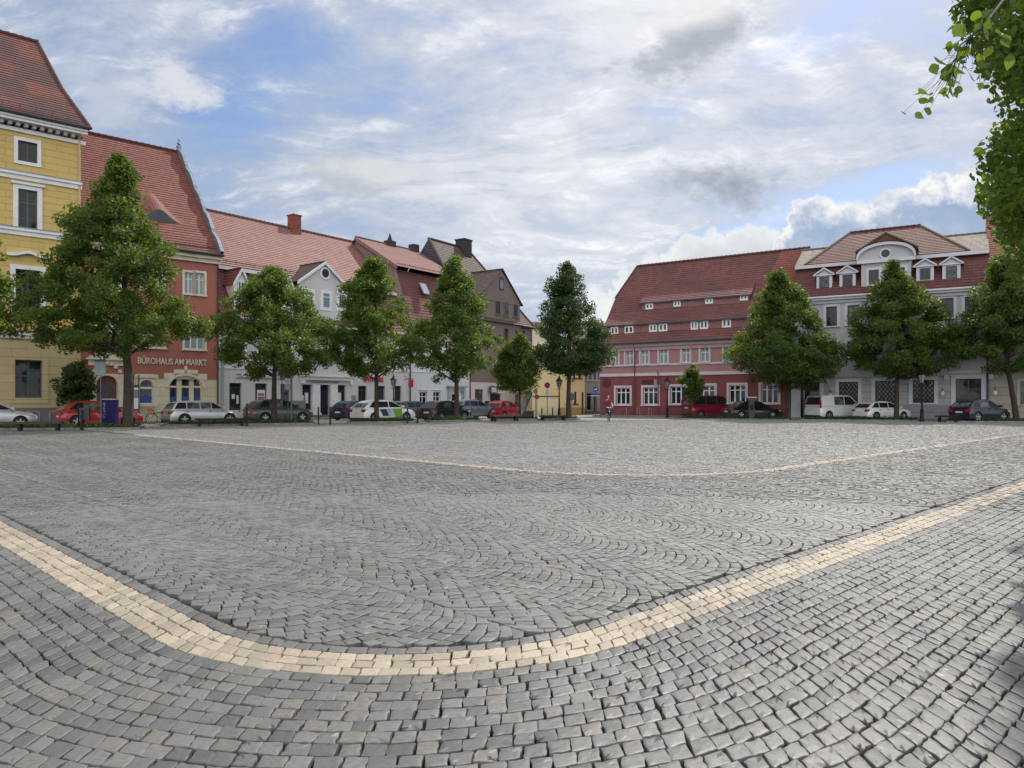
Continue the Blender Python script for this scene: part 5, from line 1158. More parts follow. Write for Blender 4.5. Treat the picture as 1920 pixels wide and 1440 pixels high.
KINDS = {  # lower body top line (x from rear, z), cabin outline (rear foot, rear top, ..., screen top, screen foot), all as fractions of length / height
 'hatch': dict(top=[(0, .60), (.03, .635), (.5, .635), (.74, .625), (.92, .55), (.985, .47), (1, .40)], cab=[(.0, .62), (.125, .87), (.21, .955), (.36, 1.), (.47, .985), (.56, .925), (.76, .63)], pil=[.27, .47], sill=.13),
 'wagon': dict(top=[(0, .58), (.03, .625), (.5, .63), (.72, .62), (.92, .55), (.985, .46), (1, .38)], cab=[(.02, .615), (.085, .92), (.2, .985), (.4, 1.), (.53, .975), (.59, .92), (.745, .625)], pil=[.22, .4, .55], sill=.13),
 'suv': dict(top=[(0, .60), (.03, .63), (.5, .63), (.76, .625), (.93, .56), (.985, .48), (1, .40)], cab=[(.005, .62), (.115, .88), (.2, .96), (.38, 1.), (.5, .98), (.585, .915), (.76, .63)], pil=[.27, .48], sill=.17),
 'van': dict(top=[(0, .53), (.02, .56), (.5, .57), (.80, .57), (.93, .49), (.985, .42), (1, .33)], cab=[(.005, .555), (.045, .95), (.1, .99), (.4, 1.), (.62, .985), (.68, .95), (.86, .575)], pil=[.3, .52], sill=.12),
 'saloon': dict(top=[(0, .52), (.02, .60), (.14, .635), (.5, .63), (.72, .62), (.92, .54), (.985, .46), (1, .38)], cab=[(.09, .625), (.25, .93), (.33, .985), (.45, 1.), (.54, .98), (.6, .93), (.76, .63)], pil=[.42, .58], sill=.13),
}
def car(label, kind, L, W_, Hh, px, Y, head, body, group='cars parked round the square', wheel=.32, side_glass=None, blank=None, liv=None, cover=M_alloy):
    K = KINDS[kind]; root = thing('parked_van' if kind == 'van' else 'parked_car', label, 'van' if kind == 'van' else 'car', (gx(px, Y), Y, .0), R(head), group)
    X = lambda f: (f-.5)*L
    xr, xf = X(.185), X(.80); Rw = wheel; Ra = Rw+.055
    tx = [X(p[0]) for p in K['top']]; tz = [p[1]*Hh for p in K['top']]
    st = sorted(set([X(0), X(.01), X(.03), X(.07), X(.95), X(.985), X(1)]+[xr+Ra*math.sin(R(a)) for a in range(-90, 91, 15)]+[xf+Ra*math.sin(R(a)) for a in range(-90, 91, 15)]+[X(k/14) for k in range(1, 14)]+tx))
    hw = W_/2; sill = K['sill']*Hh; rows = []
    for x in st:
        f = x/L+.5; w = hw*(1-.10*max(0, (.06-f)/.06)**2-.16*max(0, (f-.88)/.12)**2); t = np.interp(x, tx, tz); b = sill+(.05*Hh*max(0, (.05-f)/.05)+.04*Hh*max(0, (f-.95)/.05))
        bz = b
        for c in (xr, xf):
            if abs(x-c) < Ra: bz = max(bz, Rw+math.sqrt(Ra*Ra-(x-c)**2))
        bz = min(bz, t-.12); d = t-b
        zs_ = [bz, max(bz+.01, b+.3*d), max(bz+.02, b+.62*d), max(bz+.03, t-.09*Hh), t-.015, t+.012]
        ws = [w*.965, w, w*1.0, w*.965, w*.90, 0]
        rows.append([(x, y, z) for y, z in zip(ws, zs_)])
    m = MB(); full = []
    for r in rows: full.append([(x, -y, z) for x, y, z in r]+[(x, y, z) for x, y, z in reversed(r[:-1])])
    for a, b in zip(full, full[1:]):
        for i in range(len(a)-1): m.poly([a[i], b[i], b[i+1], a[i+1]])
    m.poly(list(reversed(full[0]))); m.poly(full[-1])
    cab = [(X(p[0]), p[1]*Hh) for p in K['cab']]; zb = min(cab[0][1], cab[-1][1]); kk = .36 if kind != 'van' else .17
    wz = lambda z: hw*(.93 if kind != 'van' else .965)-kk*max(0, z-zb)
    Lp = [(x, -wz(z), z) for x, z in cab]; Rp = [(x, wz(z), z) for x, z in cab]
    for i in range(len(cab)-1): m.poly([Lp[i], Lp[i+1], Rp[i+1], Rp[i]])
    m.poly(Lp); m.poly(list(reversed(Rp)))
    bo = m.build('body', body if isinstance(body, list) else [body], root, 32)
    u = MB(); u.box(X(.03), X(.97), -hw+.24, hw-.24, sill*.75, .55*Hh); u.box(X(.27), X(.71), -hw+.06, hw-.06, sill*.85, sill+.1); u.build('underbody', M_trim, root)
    for x in (xr, xf):
        for s in (-1, 1):
            w = MB(); y0, y1 = s*(hw-.2), s*(hw-.005); w.tube([(x, y0, Rw), (x, y1-s*.02, Rw), (x, y1, Rw)], [Rw, Rw, Rw*.93], 22); wo = w.build('wheel', M_rubber, root, 40)
            r = MB(); r.tube([(x, y1-s*.01, Rw), (x, y1+s*.006, Rw)], [Rw*.66, Rw*.64], 20, 1)
            for k in range(5):
                a = 2*math.pi*k/5+.3; r.obox((x+math.cos(a)*Rw*.33, y1+s*.012, Rw+math.sin(a)*Rw*.33), [(math.cos(a), 0, math.sin(a)), (0, 1, 0), (-math.sin(a), 0, math.cos(a))], (Rw*.3, .012, Rw*.1), 0)
            r.tube([(x, y1, Rw), (x, y1+s*.02, Rw)], [Rw*.17, Rw*.14], 10, 0)
            r.tube([(x, y1-s*.012, Rw), (x, y1+s*.014, Rw)], [Rw*.70, Rw*.67], 20, 0, caps=False); r.build('rim', [cover, M_trim], wo)
    # glazing lies 4 mm proud of the cabin planes
    rl = cab[0], cab[1]; zt_ = min(cab[1][1], cab[-2][1])-.03*Hh; zl = zb+.045*Hh
    def xrear(z): a, b = cab[0], cab[1]; return a[0]+(b[0]-a[0])*(z-a[1])/(b[1]-a[1])
    def xfront(z): a, b = cab[-1], cab[-2]; return a[0]+(b[0]-a[0])*(z-a[1])/(b[1]-a[1])
    zt_ = max(cab[1][1], cab[-2][1])-.005*Hh; ins = .085 if kind != 'van' else .12
    xs = [None]+[X(p) for p in K['pil']]+[None]
    for s in (-1, 1):
        for i in range(len(xs)-1):
            if blank and i in blank: continue
            def xl(z): return (xrear(min(z, cab[1][1]))+(.12 if kind == 'wagon' else .30 if kind != 'van' else .14)*L/4.3) if xs[i] is None else xs[i]+.03
            def xh(z): return (xfront(min(z, cab[-2][1]))-ins) if xs[i+1] is None else xs[i+1]-.03
            P = [(xl(zl), zl), (xh(zl), zl), (xh(zt_), zt_), (xl(zt_), zt_)]
            if P[1][0]-P[0][0] < .12: continue
            if P[2][0] < P[3][0]+.05: P = P[:2]+[((P[2][0]+P[3][0])/2, zt_)]
            g = MB(); g.poly([(x, s*(wz(z)+.004), z) for x, z in P]); g.build('side_window', side_glass or M_cglass, root)
    for (a, b, nm) in ((cab[0], cab[1], 'rear_window'), (cab[-1], cab[-2], 'windscreen')):
        n = Vector((-(b[1]-a[1]), 0, b[0]-a[0])); n = n if (n.x < 0) == (nm == 'rear_window') else -n; n = n.normalized()*.005
        lo = .12 if nm == 'rear_window' else .06; p = [(a[0]+(b[0]-a[0])*t, a[1]+(b[1]-a[1])*t) for t in (lo, .93)]
        g = MB(); g.poly([Vector((x, y, z))+n for (x, z), y in ((p[0], -wz(p[0][1])+.09), (p[0], wz(p[0][1])-.09), (p[1], wz(p[1][1])-.09), (p[1], -wz(p[1][1])+.09))]); g.build(nm, M_cglass, root)
    zt0 = np.interp(X(.01), tx, tz)
    for s in (-1, 1):
        q = MB()
        if kind == 'van': q.box(X(0)-.015, X(0)+.09, s*hw*.915-.05, s*hw*.915+.05, .48*Hh, .80*Hh)
        else: q.box(X(0)-.014, X(.055), s*hw*.76-.17, s*hw*.76+.165*(1), zt0-.19*Hh*.6-.06, zt0-.05)
        q.build('tail_light', M_tail, root, 30)
        q = MB(); zf = np.interp(X(.955), tx, tz); q.obox((X(.945), s*hw*.74, zf-.085), [(1, -s*.25, -.25), (s*.25, 1, 0), (.25, 0, 1)], (.14, .16, .055)); q.build('headlight', M_head, root, 30)
        q = MB(); xm = xfront(zl)-.12; q.obox((xm, s*(hw+.06), zl+.07), [(1, 0, 0), (0, 1, 0), (0, 0, 1)], (.07, .1, .065)); q.box(xm-.02, xm+.02, min(s*(hw-.1), s*hw), max(s*(hw-.1), s*hw), zl+.02, zl+.06); q.build('wing_mirror', [bo.data.materials[0]], root, 30)
        q = MB()
        for xd in ((K['pil'][-1]-.0)*1, K['pil'][0]+.03): q.box(X(xd)-.16, X(xd)-.02, min(s*hw*.97, s*(hw*.97+.05)), max(s*hw*.97, s*(hw*.97+.05)), zb-.13*Hh*.6, zb-.13*Hh*.6+.03)
        q.build('door_handle', M_trim, root)
    q = MB(); q.box(X(0)-.012, X(0)+.02, -.26, .26, sill+.24*Hh if kind != 'van' else .42*Hh, sill+.24*Hh+.11 if kind != 'van' else .42*Hh+.11); q.build('number_plate', M_plate, root)
    q = MB(); q.box(X(0)-.03, X(.04), -hw*.86, hw*.86, sill-.03, sill+.12); q.build('rear_bumper', M_trim, root, 30)
    if liv:
        for s in (-1,):
            q = MB(); y = s*(hw+.006)
            for i, P in enumerate(liv): q.poly([(X(x), y, z*Hh) for x, z in P], i)
            q.build('livery_panel', [MATS['liv_blue'], MATS['liv_pale'], MATS['liv_green'], MATS['liv_green2']], root)
    return root
P_sil = paint('paint_silver', (.50, .51, .53), .6, .35); P_red = paint('paint_red', (.33, .008, .014)); P_dgr = paint('paint_dark_grey', (.075, .085, .09), .5); P_nvy = paint('paint_navy', (.012, .02, .07), .2); P_wht = paint('paint_white', (.72, .73, .75)); P_blk = paint('paint_black', (.012, .013, .016)); P_gry = paint('paint_grey_blue', (.11, .13, .16), .5); P_wine = paint('paint_wine', (.20, .008, .03)); P_blgr = paint('paint_blue_grey', (.22, .25, .30), .5); P_ink = paint('paint_ink', (.008, .016, .026), .2)
mat('liv_blue', (.015, .02, .07), .3, coat=.5); mat('liv_pale', (.40, .46, .52), .3, coat=.5); mat('liv_green', (.13, .30, .02), .3, coat=.5); mat('liv_green2', (.07, .2, .02), .3, coat=.5)
A = 42.2
car('silver compact car cut by the left edge behind the bench', 'hatch', 4.2, 1.75, 1.5, -18, 41.0, A, P_sil, wheel=.31)
car('bright red hatchback parked behind the tallest lime tree', 'hatch', 4.25, 1.78, 1.5, 187, 43.2, A, P_red, wheel=.33)
car('silver estate car with roof rails parked before the cream arched windows', 'wagon', 4.55, 1.8, 1.5, 381, 47.6, A, P_sil, wheel=.33)
car('dark grey compact off-roader parked behind the second lime trunk', 'suv', 4.35, 1.82, 1.62, 523, 51.6, A, P_dgr, wheel=.34)
car('navy blue hatchback half hidden behind the white and green car', 'hatch', 3.9, 1.7, 1.5, 667, 58.5, 58, P_nvy)
car('white car with green and blue side lettering panels', 'hatch', 4.45, 1.85, 1.55, 719, 52.6, 46, P_wht, wheel=.33, liv=[[(.34, .28), (.28, .58), (.40, .6), (.46, .28)], [(.46, .28), (.40, .6), (.52, .6), (.58, .22)], [(.58, .22), (.52, .6), (.70, .6), (.72, .3)], [(.60, .2), (.58, .22), (.72, .3), (.72, .2)]])
car('dark blue estate car seen behind the front of the white and green car', 'wagon', 4.5, 1.8, 1.48, 774, 60.0, 50, P_gry)
car('black hatchback parked tail out left of the slender lime trunk', 'hatch', 4.1, 1.76, 1.5, 835, 57.0, 52, P_blk, wheel=.32)
car('blue grey estate car with pale roof right of the slender lime trunk', 'suv', 4.6, 1.84, 1.6, 885, 61.5, 50, P_blgr, wheel=.34)
car('small bright red car parked behind the red bench', 'hatch', 3.6, 1.66, 1.5, 945, 63.5, 57, P_red, wheel=.29)
car('wine red van parked against the wine red wall', 'van', 4.7, 1.9, 1.95, 1332, 65.6, 16, P_wine, wheel=.33)
car('black saloon car behind the dark ticket pillar', 'saloon', 4.7, 1.84, 1.47, 1409, 62.2, 14, P_blk, wheel=.33)
car('white van parked before the lilac grey gateway', 'van', 4.6, 1.9, 1.92, 1566, 60.0, 20, P_wht, blank=[0], wheel=.33)
car('white hatchback parked with its nose behind a lime trunk', 'hatch', 4.1, 1.75, 1.45, 1654, 57.6, 16, P_wht, wheel=.31)
car('dark blue black crossover parked in front of the right gateway', 'suv', 4.0, 1.78, 1.58, 1837, 52.6, 20, P_ink, wheel=.35)

# ---------------------------------------------------------------- street furniture
def bench(label, p0, p1, m=M_wood_dark, hh=.46, w=.5, leg=M_black):
    p0, p1 = Vector((*p0, 0)), Vector((*p1, 0)); d = p1-p0; L = d.length; root = thing('bench', label, 'bench', (p0+p1)/2, math.atan2(d.y, d.x), 'backless benches round the square')
    q = MB()
    for k in range(5): y = -w/2+w*k/5; q.box(-L/2, L/2, y+.01, y+w/5-.01, hh-.1, hh)
    q.build('seat', m, root)
    for x in (-L/2+.22, L/2-.22) if L < 3 else (-L/2+.22, 0, L/2-.22):
        q = MB(); q.box(x-.065, x+.065, -w/2+.02, -w/2+.12, -.03, hh-.101); q.box(x-.065, x+.065, w/2-.12, w/2-.02, -.03, hh-.101); q.box(x-.065, x+.065, -w/2+.12, w/2-.12, hh-.2, hh-.101); q.build('leg', leg, root)
bench('long dark bench at the left edge before the silver compact car', G(-45, 36.0), G(118, 37.2)); bench('dark steel framed bench before the silver estate car', G(366, 43.0), G(461, 44.2), M_black)
bench('red slatted bench in front of the small red car', G(921, 53.2), G(972, 54.6), mat('bench_red', (.20, .035, .04), .5)); bench('low dark bench beneath the airy lime tree', G(1012, 56.0), G(1062, 56.6), M_black, .36); bench('dark bench left of the dark crossover', G(1755, 52.2), G(1800, 51.2), M_black)
def bollard(label, px, Y, hh=1.0):
    root = thing('bollard', label, 'bollard', (gx(px, Y), Y, 0), 0, 'black bollards'); q = MB(); q.lathe(0, 0, [(-.03, .065), (hh*.1, .065), (hh*.12, .05), (hh*.93, .05), (hh*.97, .045), (hh, .02)], 12); q.build('post', M_black, root, 40)
    q = MB(); q.lathe(0, 0, [(hh*.80, .056), (hh*.88, .056)], 12); q.build('collar', M_gutter, root, 40)
for px, Y, hh, lb in ((463, 43.8, 1.35, 'tall black bollard right of the steel framed bench'), (597, 46.2, 1.1, 'black bollard on the left of the paved gap'), (619, 46.6, 1.1, 'black bollard on the right of the paved gap'), (764, 48.8, 1.0, 'black bollard before the front wheel of the white and green car'), (783, 49.4, 1.0, 'black bollard just right of the white and green car'), (153, 38.6, 1.0, 'black bollard before the red hatchback rear wheel'), (1016, 62, .9, 'thin bollard left of the no stopping sign post'), (1036, 62.5, .9, 'thin bollard right of the no stopping sign post')): bollard(lb, px, Y, hh)
def lamp(label, px, Y, top, wall=False, pale=False):
    zt = gz(top, Y); root = thing('street_lamp', label, 'street lamp', (gx(px, Y), Y, 0), 0, 'old style street lamps'); q = MB(); zl = zt-1.05
    q.lathe(0, 0, [(-.03, .17), (.1, .17), (.14, .13), (.75, .11), (.82, .13), (.88, .075), (zl*.6, .055), (zl*.62, .075), (zl*.64, .05), (zl-.05, .045), (zl, .08)], 12); q.build('post', M_black, root, 50)
    q = MB(); q.tube([(-.28, 0, zl-.12), (.28, 0, zl-.12)], .02, 6)
    for k in range(6):
        a = math.pi*k/3; c = Vector((math.cos(a), math.sin(a), 0)); q.tube([c*.12+Vector((0, 0, zl)), c*.25+Vector((0, 0, zl+.55))], .014, 4)
    q.tube([(0, 0, zl+.55), (0, 0, zl+.6), (0, 0, zl+.8), (0, 0, zl+.83), (0, 0, zl+.92), (0, 0, zl+1.05)], [.3, .27, .09, .11, .05, .008], 6); q.build('lantern_frame', M_black, root)
    g = MB(); g.tube([(0, 0, zl+.01), (0, 0, zl+.545)], [.115, .24], 6); g.build('lantern_glass', mat('lantern_glass', (.24, .25, .26), .15), root)
lamp('black lantern post before the pharmacy windows', 738, 61.5, 701); lamp('tall black lantern post before the butter yellow house', 1048.5, 62, 703); lamp('lantern post with pale head against the wine red wall', 1251, 66, 705); lamp('dark lantern post before the lattice window of the lilac house', 1728.5, 53.5, 690)
# signs
def sign_post(label, px, Y, top, discs=(), plates=(), name='traffic_sign', r=.03, facing=0., base=0, cat='sign', grp=None):
    """discs: (row, kind, radius) and plates: (row top, row bottom, half width, material), rows are photo rows"""
    zt = gz(top, Y); root = thing(name, label, cat, (gx(px, Y), Y, 0), facing, grp); q = MB(); q.tube([(0, 0, -.03), (0, 0, zt)], r, 8); q.build('pole', mat('pole_grey', (.11, .115, .12), .45, metal=.3), root, 40)
    for row, kind, rr in discs:
        z = gz(row, Y); o = MB(); y = -r-.01
        o.tube([(0, y, z), (0, y-.012, z)], rr, 24, 0)
        if kind == 'nostop':
            o.tube([(0, y-.012, z), (0, y-.016, z)], rr*.8, 24, 1)
            for s in (-1, 1): o.obox((0, y-.016-.003*(s+2), z), [(1, 0, s), (0, 1, 0), (-s, 0, 1)], (rr*.8, .003, rr*.1), 0)
            o.build('sign_disc', [M_red, M_blue], root)
        elif kind == 'arrow':
            o.obox((-.02, y-.016, z), [(1, 0, 0), (0, 1, 0), (0, 0, 1)], (rr*.5, .004, rr*.12), 1); o.prism([(rr*.65, z), (rr*.2, z+rr*.42), (rr*.2, z-rr*.42)], y-.02, y-.013, 1); o.build('sign_disc', [M_blue, M_white], root)
        else: o.build('sign_disc', [mat('sign_back', (.16, .17, .18), .5, metal=.4)], root)
    for t, b, wd, mm in plates:
        o = MB(); o.box(-wd, wd, -r-.02, -r, gz(b, Y), gz(t, Y)); o.build('sign_plate', mm, root)
M_sback = mat('sign_back', (.16, .17, .18), .5, metal=.4); M_sgrey = mat('sign_grey', (.33, .34, .36), .5); M_stxt = mat('sign_marks', (.5, .5, .52), .5, var=.5, scale=9)
sign_post('pole with grey rectangular notice left of the purple pillar', 189, 39.4, 672, plates=[(677, 704, .33, mat('notice_green', (.22, .27, .26), .5)), (674, 678.5, .33, M_gutter)], facing=R(-10), name='notice_post')
sign_post('purple blue round no stopping sign before the pharmacy', 540, 48.4, 686, discs=[(700, 'nostop', .36)], plates=[(712, 718.5, .2, M_stxt), (720, 730.5, .24, M_sgrey)], facing=R(28))
sign_post('narrow board on a pole left of the no stopping sign', 529, 47.8, 688, plates=[(690, 713, .17, mat('board_mauve', (.2, .17, .21), .5))], facing=R(40), name='notice_post')
sign_post('black pole beside the no stopping sign', 546.5, 47.6, 694, discs=[(697, 'back', .07)], r=.065, name='iron_post', cat='post')
sign_post('round no stopping sign with plate before butter yellow wall', 1026, 63.5, 716, discs=[(722.5, 'nostop', .25)], plates=[(731.5, 740.5, .16, M_stxt)])
sign_post('low round sign on thin post before the yellow ledge', 1006.5, 62, 735, discs=[(744, 'nostop', .2)], facing=R(15))
sign_post('dark back of a round sign above the low round sign', 1004, 66, 728, discs=[(733.5, 'back', .2)])
sign_post('round sign mostly hidden behind the airy lime trunk', 1072, 63, 735, discs=[(744, 'back', .3)], facing=R(-20))
sign_post('round blue arrow sign at the pink house corner', 1116.5, 71, 724, discs=[(730, 'arrow', .26)], plates=[(737.5, 741.5, .42, M_blue), (741.5, 742.5, .42, M_white)])
sign_post('dark square notice on a post beside the young tree', 970.5, 58.5, 738, plates=[(742, 754, .19, mat('board_brown', (.13, .10, .10), .6))], name='notice_post')
sign_post('grey plate on pole at the base of the pink house', 1415, 59, 765, r=.02, name='thin_post', cat='post')
# purple pillar box with upright lettering
Y = 40.6; root = thing('advertising_pillar', 'dark purple blue upright box with pale vertical lettering', 'advertising pillar', (gx(207, Y), Y, 0), R(12)); zt = gz(747.5, Y); hw = 11.3/F*Y
q = MB(); q.box(-hw, hw, -.3, .3, .03, zt-.06); q.box(-hw+.03, hw-.03, -.27, .27, -.03, .03); q.build('body', mat('purple_panel', (.008, .005, .075), .55, spec=.25), root)
q = MB(); q.box(-hw-.015, hw+.015, -.315, .315, zt-.06, zt); q.build('cap', mat('cap_lilac', (.35, .33, .42), .5), root)
text_mesh('lettering', 'INFO', zt*.52, .10, lambda x, y, d: (-hw+.06+y, -.302-d, zt*.86-x), mat('letter_pale', (.22, .30, .42), .5), root, .012)
# ticket pillar before the black car, litter bin, planter, hoops
Y = 58.6; root = thing('ticket_pillar', 'dark pillar with pale flat top in front of the black saloon', 'ticket machine', (gx(1408, Y), Y, 0)); zt = gz(744, Y); q = MB(); q.box(-.2, .2, -.17, .17, -.03, zt-.35); q.box(-.3, .3, -.22, .22, zt-.35, zt-.1); q.build('body', mat('pillar_dark', (.03, .035, .04), .5), root); q = MB(); q.box(-.38, .38, -.3, .3, zt-.1, zt); q.build('cap', M_sgrey, root); q = MB(); q.box(-.13, .13, -.18, -.171, zt-1.0, zt-.6); q.build('panel', M_glass, root)
Y = 38.9; root = thing('litter_bin', 'dark litter bin on a post in front of the red hatchback', 'litter bin', (gx(160, Y), Y, 0), R(20)); q = MB(); q.tube([(-.3, 0, -.03), (-.3, 0, 1.25)], .05, 8); q.build('post', M_black, root, 40); q = MB(); q.box(-.24, .2, -.2, .2, .5, 1.05); q.box(-.26, .22, -.22, .22, 1.05, 1.12); q.build('bin', mat('bin_green', (.02, .035, .035), .5), root)
Y = 60.5; root = thing('planter_box', 'square brown planter box at the foot of the downpipe', 'planter', (gx(989, Y), Y, 0)); q = MB(); q.box(-.5, .5, -.4, .4, -.03, .62); q.build('box', mat('planter_brown', (.06, .03, .028), .7), root); q = MB(); q.box(-.55, .55, -.45, .45, .62, .7); q.build('rim', M_plinth, root)
def hoop(label, px, Y, ang, m=M_pipe, w=.75, hh=.85):
    root = thing('bicycle_stand', label, 'bicycle stand', (gx(px, Y), Y, .0), R(ang), 'steel hoop bicycle stands'); q = MB(); pts = [(-w/2, 0, -.03), (-w/2, 0, hh-.12)]+[(-w/2+.12-.12*math.cos(a), 0, hh-.12+.12*math.sin(a)) for a in (.5, 1.0, 1.57)]+[(w/2-.12+.12*math.sin(a), 0, hh-.12+.12*math.cos(a)) for a in (0, .6, 1.1, 1.57)]+[(w/2, 0, -.03)]; q.tube(pts, .024, 7); q.build('hoop', m, root, 60)
for px, Y, lb in ((60, 44.6, 'steel hoop stand against the yellow house beside the silver compact'), (106, 45.4, 'steel hoop stand against the yellow house beside the red hatchback'), (289, 48.6, 'steel hoop stand behind the silver estate car')): hoop(lb, px, Y, 42)
for px, Y, lb in ((1177, 70.2, 'slim rail stand under the first ground floor window of the wine red wall'), (1197, 69.4, 'slim rail stand left of the wine red downpipe'), (1219, 68.6, 'slim rail stand under the second ground floor window of the wine red wall')): hoop(lb, px, Y, 56, w=.6, hh=.8)
Y = 54.8; root = thing('electric_cabinet', 'grey green switch cabinet beside the pharmacy entrance', 'cabinet', (gx(558, 56), 56, .12), R(53)); q = MB(); q.box(-.6, .6, -.18, .18, 0, 1.35); q.build('body', mat('cabinet_grey', (.2, .22, .22), .6), root); q = MB(); q.box(-.005, .005, -.186, -.18, .1, 1.25); q.box(-.62, .62, -.2, .2, 1.35, 1.39); q.build('lid', M_sgrey, root)
# leaning plant support next to the young tree
Y = 58.8; root = thing('leaning_trellis', 'grey board leaning beside the young tree', 'board', (gx(983, Y), Y, 0)); q = MB(); q.prism([(-.45, 0), (-.2, 0), (.65, 2.0), (.45, 2.35), (-.05, 1.85), (-.3, .9)], -.06, .06, 0); q.build('panel', mat('board_weathered', (.2, .21, .2), .8, var=.4, scale=3), root); q = MB(); q.tube([(-.25, -.08, 0), (.62, -.08, 2.15)], .05, 6); q.build('edge_bar', M_frame_dark, root)

# ---------------------------------------------------------------- bicycles and the rider
def bicycle(label, loc, rz, basket=None, frame=M_black, sc=1.):
    """x forward, wheels in the x-z plane"""
    root = thing('bicycle', label, 'bicycle', loc, rz); Rw = .34*sc; xr, xf = -.52*sc, .53*sc
    for x in (xr, xf):
        q = MB(); q.tube([(x+Rw*math.cos(a), 0, Rw+Rw*math.sin(a)) for a in np.linspace(0, 2*math.pi, 29)], .022*sc, 6, 0, caps=False)
        q.tube([(x+(Rw-.03)*math.cos(a), 0, Rw+(Rw-.03)*math.sin(a)) for a in np.linspace(0, 2*math.pi, 29)], .010, 5, 1, caps=False)
        for k in range(12): a = math.pi*k/6; q.tube([(x, .02*(-1)**k, Rw), (x+(Rw-.03)*math.cos(a), 0, Rw+(Rw-.03)*math.sin(a))], .0025, 3, 1)
        q.tube([(x, -.05, Rw), (x, .05, Rw)], .025, 8, 1); q.build('wheel', [M_rubber, M_alloy], root)
    bb, st, hd, hl = (-.06*sc, 0, .29*sc), (-.22*sc, 0, .80*sc), (.36*sc, 0, .86*sc), (.40*sc, 0, .66*sc)
    q = MB()
    for a, b in ((bb, st), (bb, hl), (st, hl), (hl, hd)): q.tube([a, b], .018*sc, 7)
    for s in (-.045, .045): q.tube([(bb[0], s*.5, bb[2]), (xr, s, Rw)], .011, 6); q.tube([(st[0]+.02, s*.5, st[2]-.1), (xr, s, Rw)], .010, 6); q.tube([(hl[0], s, hl[2]-.03), (xf, s, Rw)], .012, 6)
    q.build('frame', frame, root)
    q = MB(); q.tube([st, (-.26*sc, 0, .93*sc)], .013, 6); q.obox((-.28*sc, 0, .95*sc), [(1, 0, .05), (0, 1, 0), (-.05, 0, 1)], (.13, .085, .03)); q.build('saddle', M_black, root)
    q = MB(); q.tube([hd, (.34*sc, 0, 1.0*sc)], .013, 6); q.tube([(.18*sc, -.29, 1.02*sc), (.33*sc, -.2, 1.04*sc), (.36*sc, 0, 1.0*sc), (.33*sc, .2, 1.04*sc), (.18*sc, .29, 1.02*sc)], .012, 6); q.build('handlebar', M_alloy, root)
    for s, dz in ((-1, .17), (1, -.17)):
        q = MB(); q.tube([(bb[0], s*.06, bb[2]), (bb[0]+.02*s, s*.08, bb[2]+dz)], .012, 5); q.box(bb[0]+.02*s-.05, bb[0]+.02*s+.05, s*.12-.045, s*.12+.045, bb[2]+dz-.012, bb[2]+dz+.012); q.build('pedal', M_black, root)
    if basket: q = MB(); q.box(xf-.16, xf+.22, -.2, .2, .78*sc, 1.0*sc); q.build('basket', basket, root, 30)
    q = MB(); q.tube([(xf+.06, 0, .74*sc), (xf+.11, 0, .74*sc)], [.03, .045], 8); q.build('headlight', M_head, root); return root
bicycle('parked bicycle with orange front basket behind the silver estate car', (gx(301, 48.2), 48.2, 0), R(200), mat('basket_orange', (.55, .10, .04), .6))
Yp = 53.6; RX = gx(1141, Yp); RZ = R(-92)
bicycle('black bicycle ridden towards the viewer', (RX, Yp, 0), RZ)
M_skin = mat('skin', (.50, .30, .22), .5, var=.08); M_jumper = mat('jumper_wine', (.17, .02, .035), .85, var=.3, scale=14, bump=.2); M_jean = mat('jeans_blue', (.02, .035, .09), .85, var=.25, scale=12); M_shoe = mat('shoe_white', (.55, .55, .55), .6); M_hair = mat('hair_brown', (.05, .03, .02), .6); M_cuff = mat('sleeve_white', (.55, .52, .52), .8)
person = thing('person', 'person in wine red jumper and jeans riding towards the camera, one hand at the face', 'person', (RX, Yp, 0), RZ)
# skeleton: x forward (towards the camera), y to the rider's left, z up; one skin over all limbs
J = [((-.25, 0, 1.02), .135), ((-.22, 0, 1.18), .125), ((-.17, 0, 1.34), .135), ((-.14, 0, 1.47), .12), ((-.12, 0, 1.56), .05), ((-.10, 0, 1.63), .048),   # 0-5 pelvis..neck
     ((-.15, .17, 1.47), .065), ((-.05, .25, 1.24), .047), ((.16, .27, 1.06), .034),      # 6-8 left arm to the bar
     ((-.15, -.17, 1.47), .065), ((-.04, -.29, 1.27), .047), ((.05, -.13, 1.50), .034),   # 9-11 right arm up to the face
     ((-.22, .10, .97), .10), ((.17, .13, .86), .068), ((.02, .12, .45), .048), ((-.04, .12, .20), .038), ((.10, .125, .15), .036),   # 12-16 left leg
     ((-.22, -.10, .97), .10), ((.20, -.13, 1.0), .068), ((.03, -.12, .70), .05), ((-.04, -.12, .53), .038), ((.10, -.125, .485), .036)]
E = [(0, 1), (1, 2), (2, 3), (3, 4), (4, 5), (3, 6), (6, 7), (7, 8), (3, 9), (9, 10), (10, 11), (0, 12), (12, 13), (13, 14), (14, 15), (15, 16), (0, 17), (17, 18), (18, 19), (19, 20), (20, 21)]
def skinned(name, J, E, sub=2):
    me = bpy.data.meshes.new(name); me.from_pydata([j[0] for j in J], E, []); o = bpy.data.objects.new(name, me); COL.objects.link(o)
    sk = o.modifiers.new('skin', 'SKIN'); me.skin_vertices.new() if not me.skin_vertices else None
    for i, j in enumerate(J):
        d = me.skin_vertices[0].data[i]; d.radius = (j[1], j[1]); d.use_root = (i == 0)
    ss = o.modifiers.new('sub', 'SUBSURF'); ss.levels = ss.render_levels = sub
    bpy.context.view_layer.update(); r = bpy.data.meshes.new_from_object(o.evaluated_get(bpy.context.evaluated_depsgraph_get())); COL.objects.unlink(o); bpy.data.objects.remove(o)
    for p in r.polygons: p.use_smooth = True
    return r
body = skinned('body', J, E)
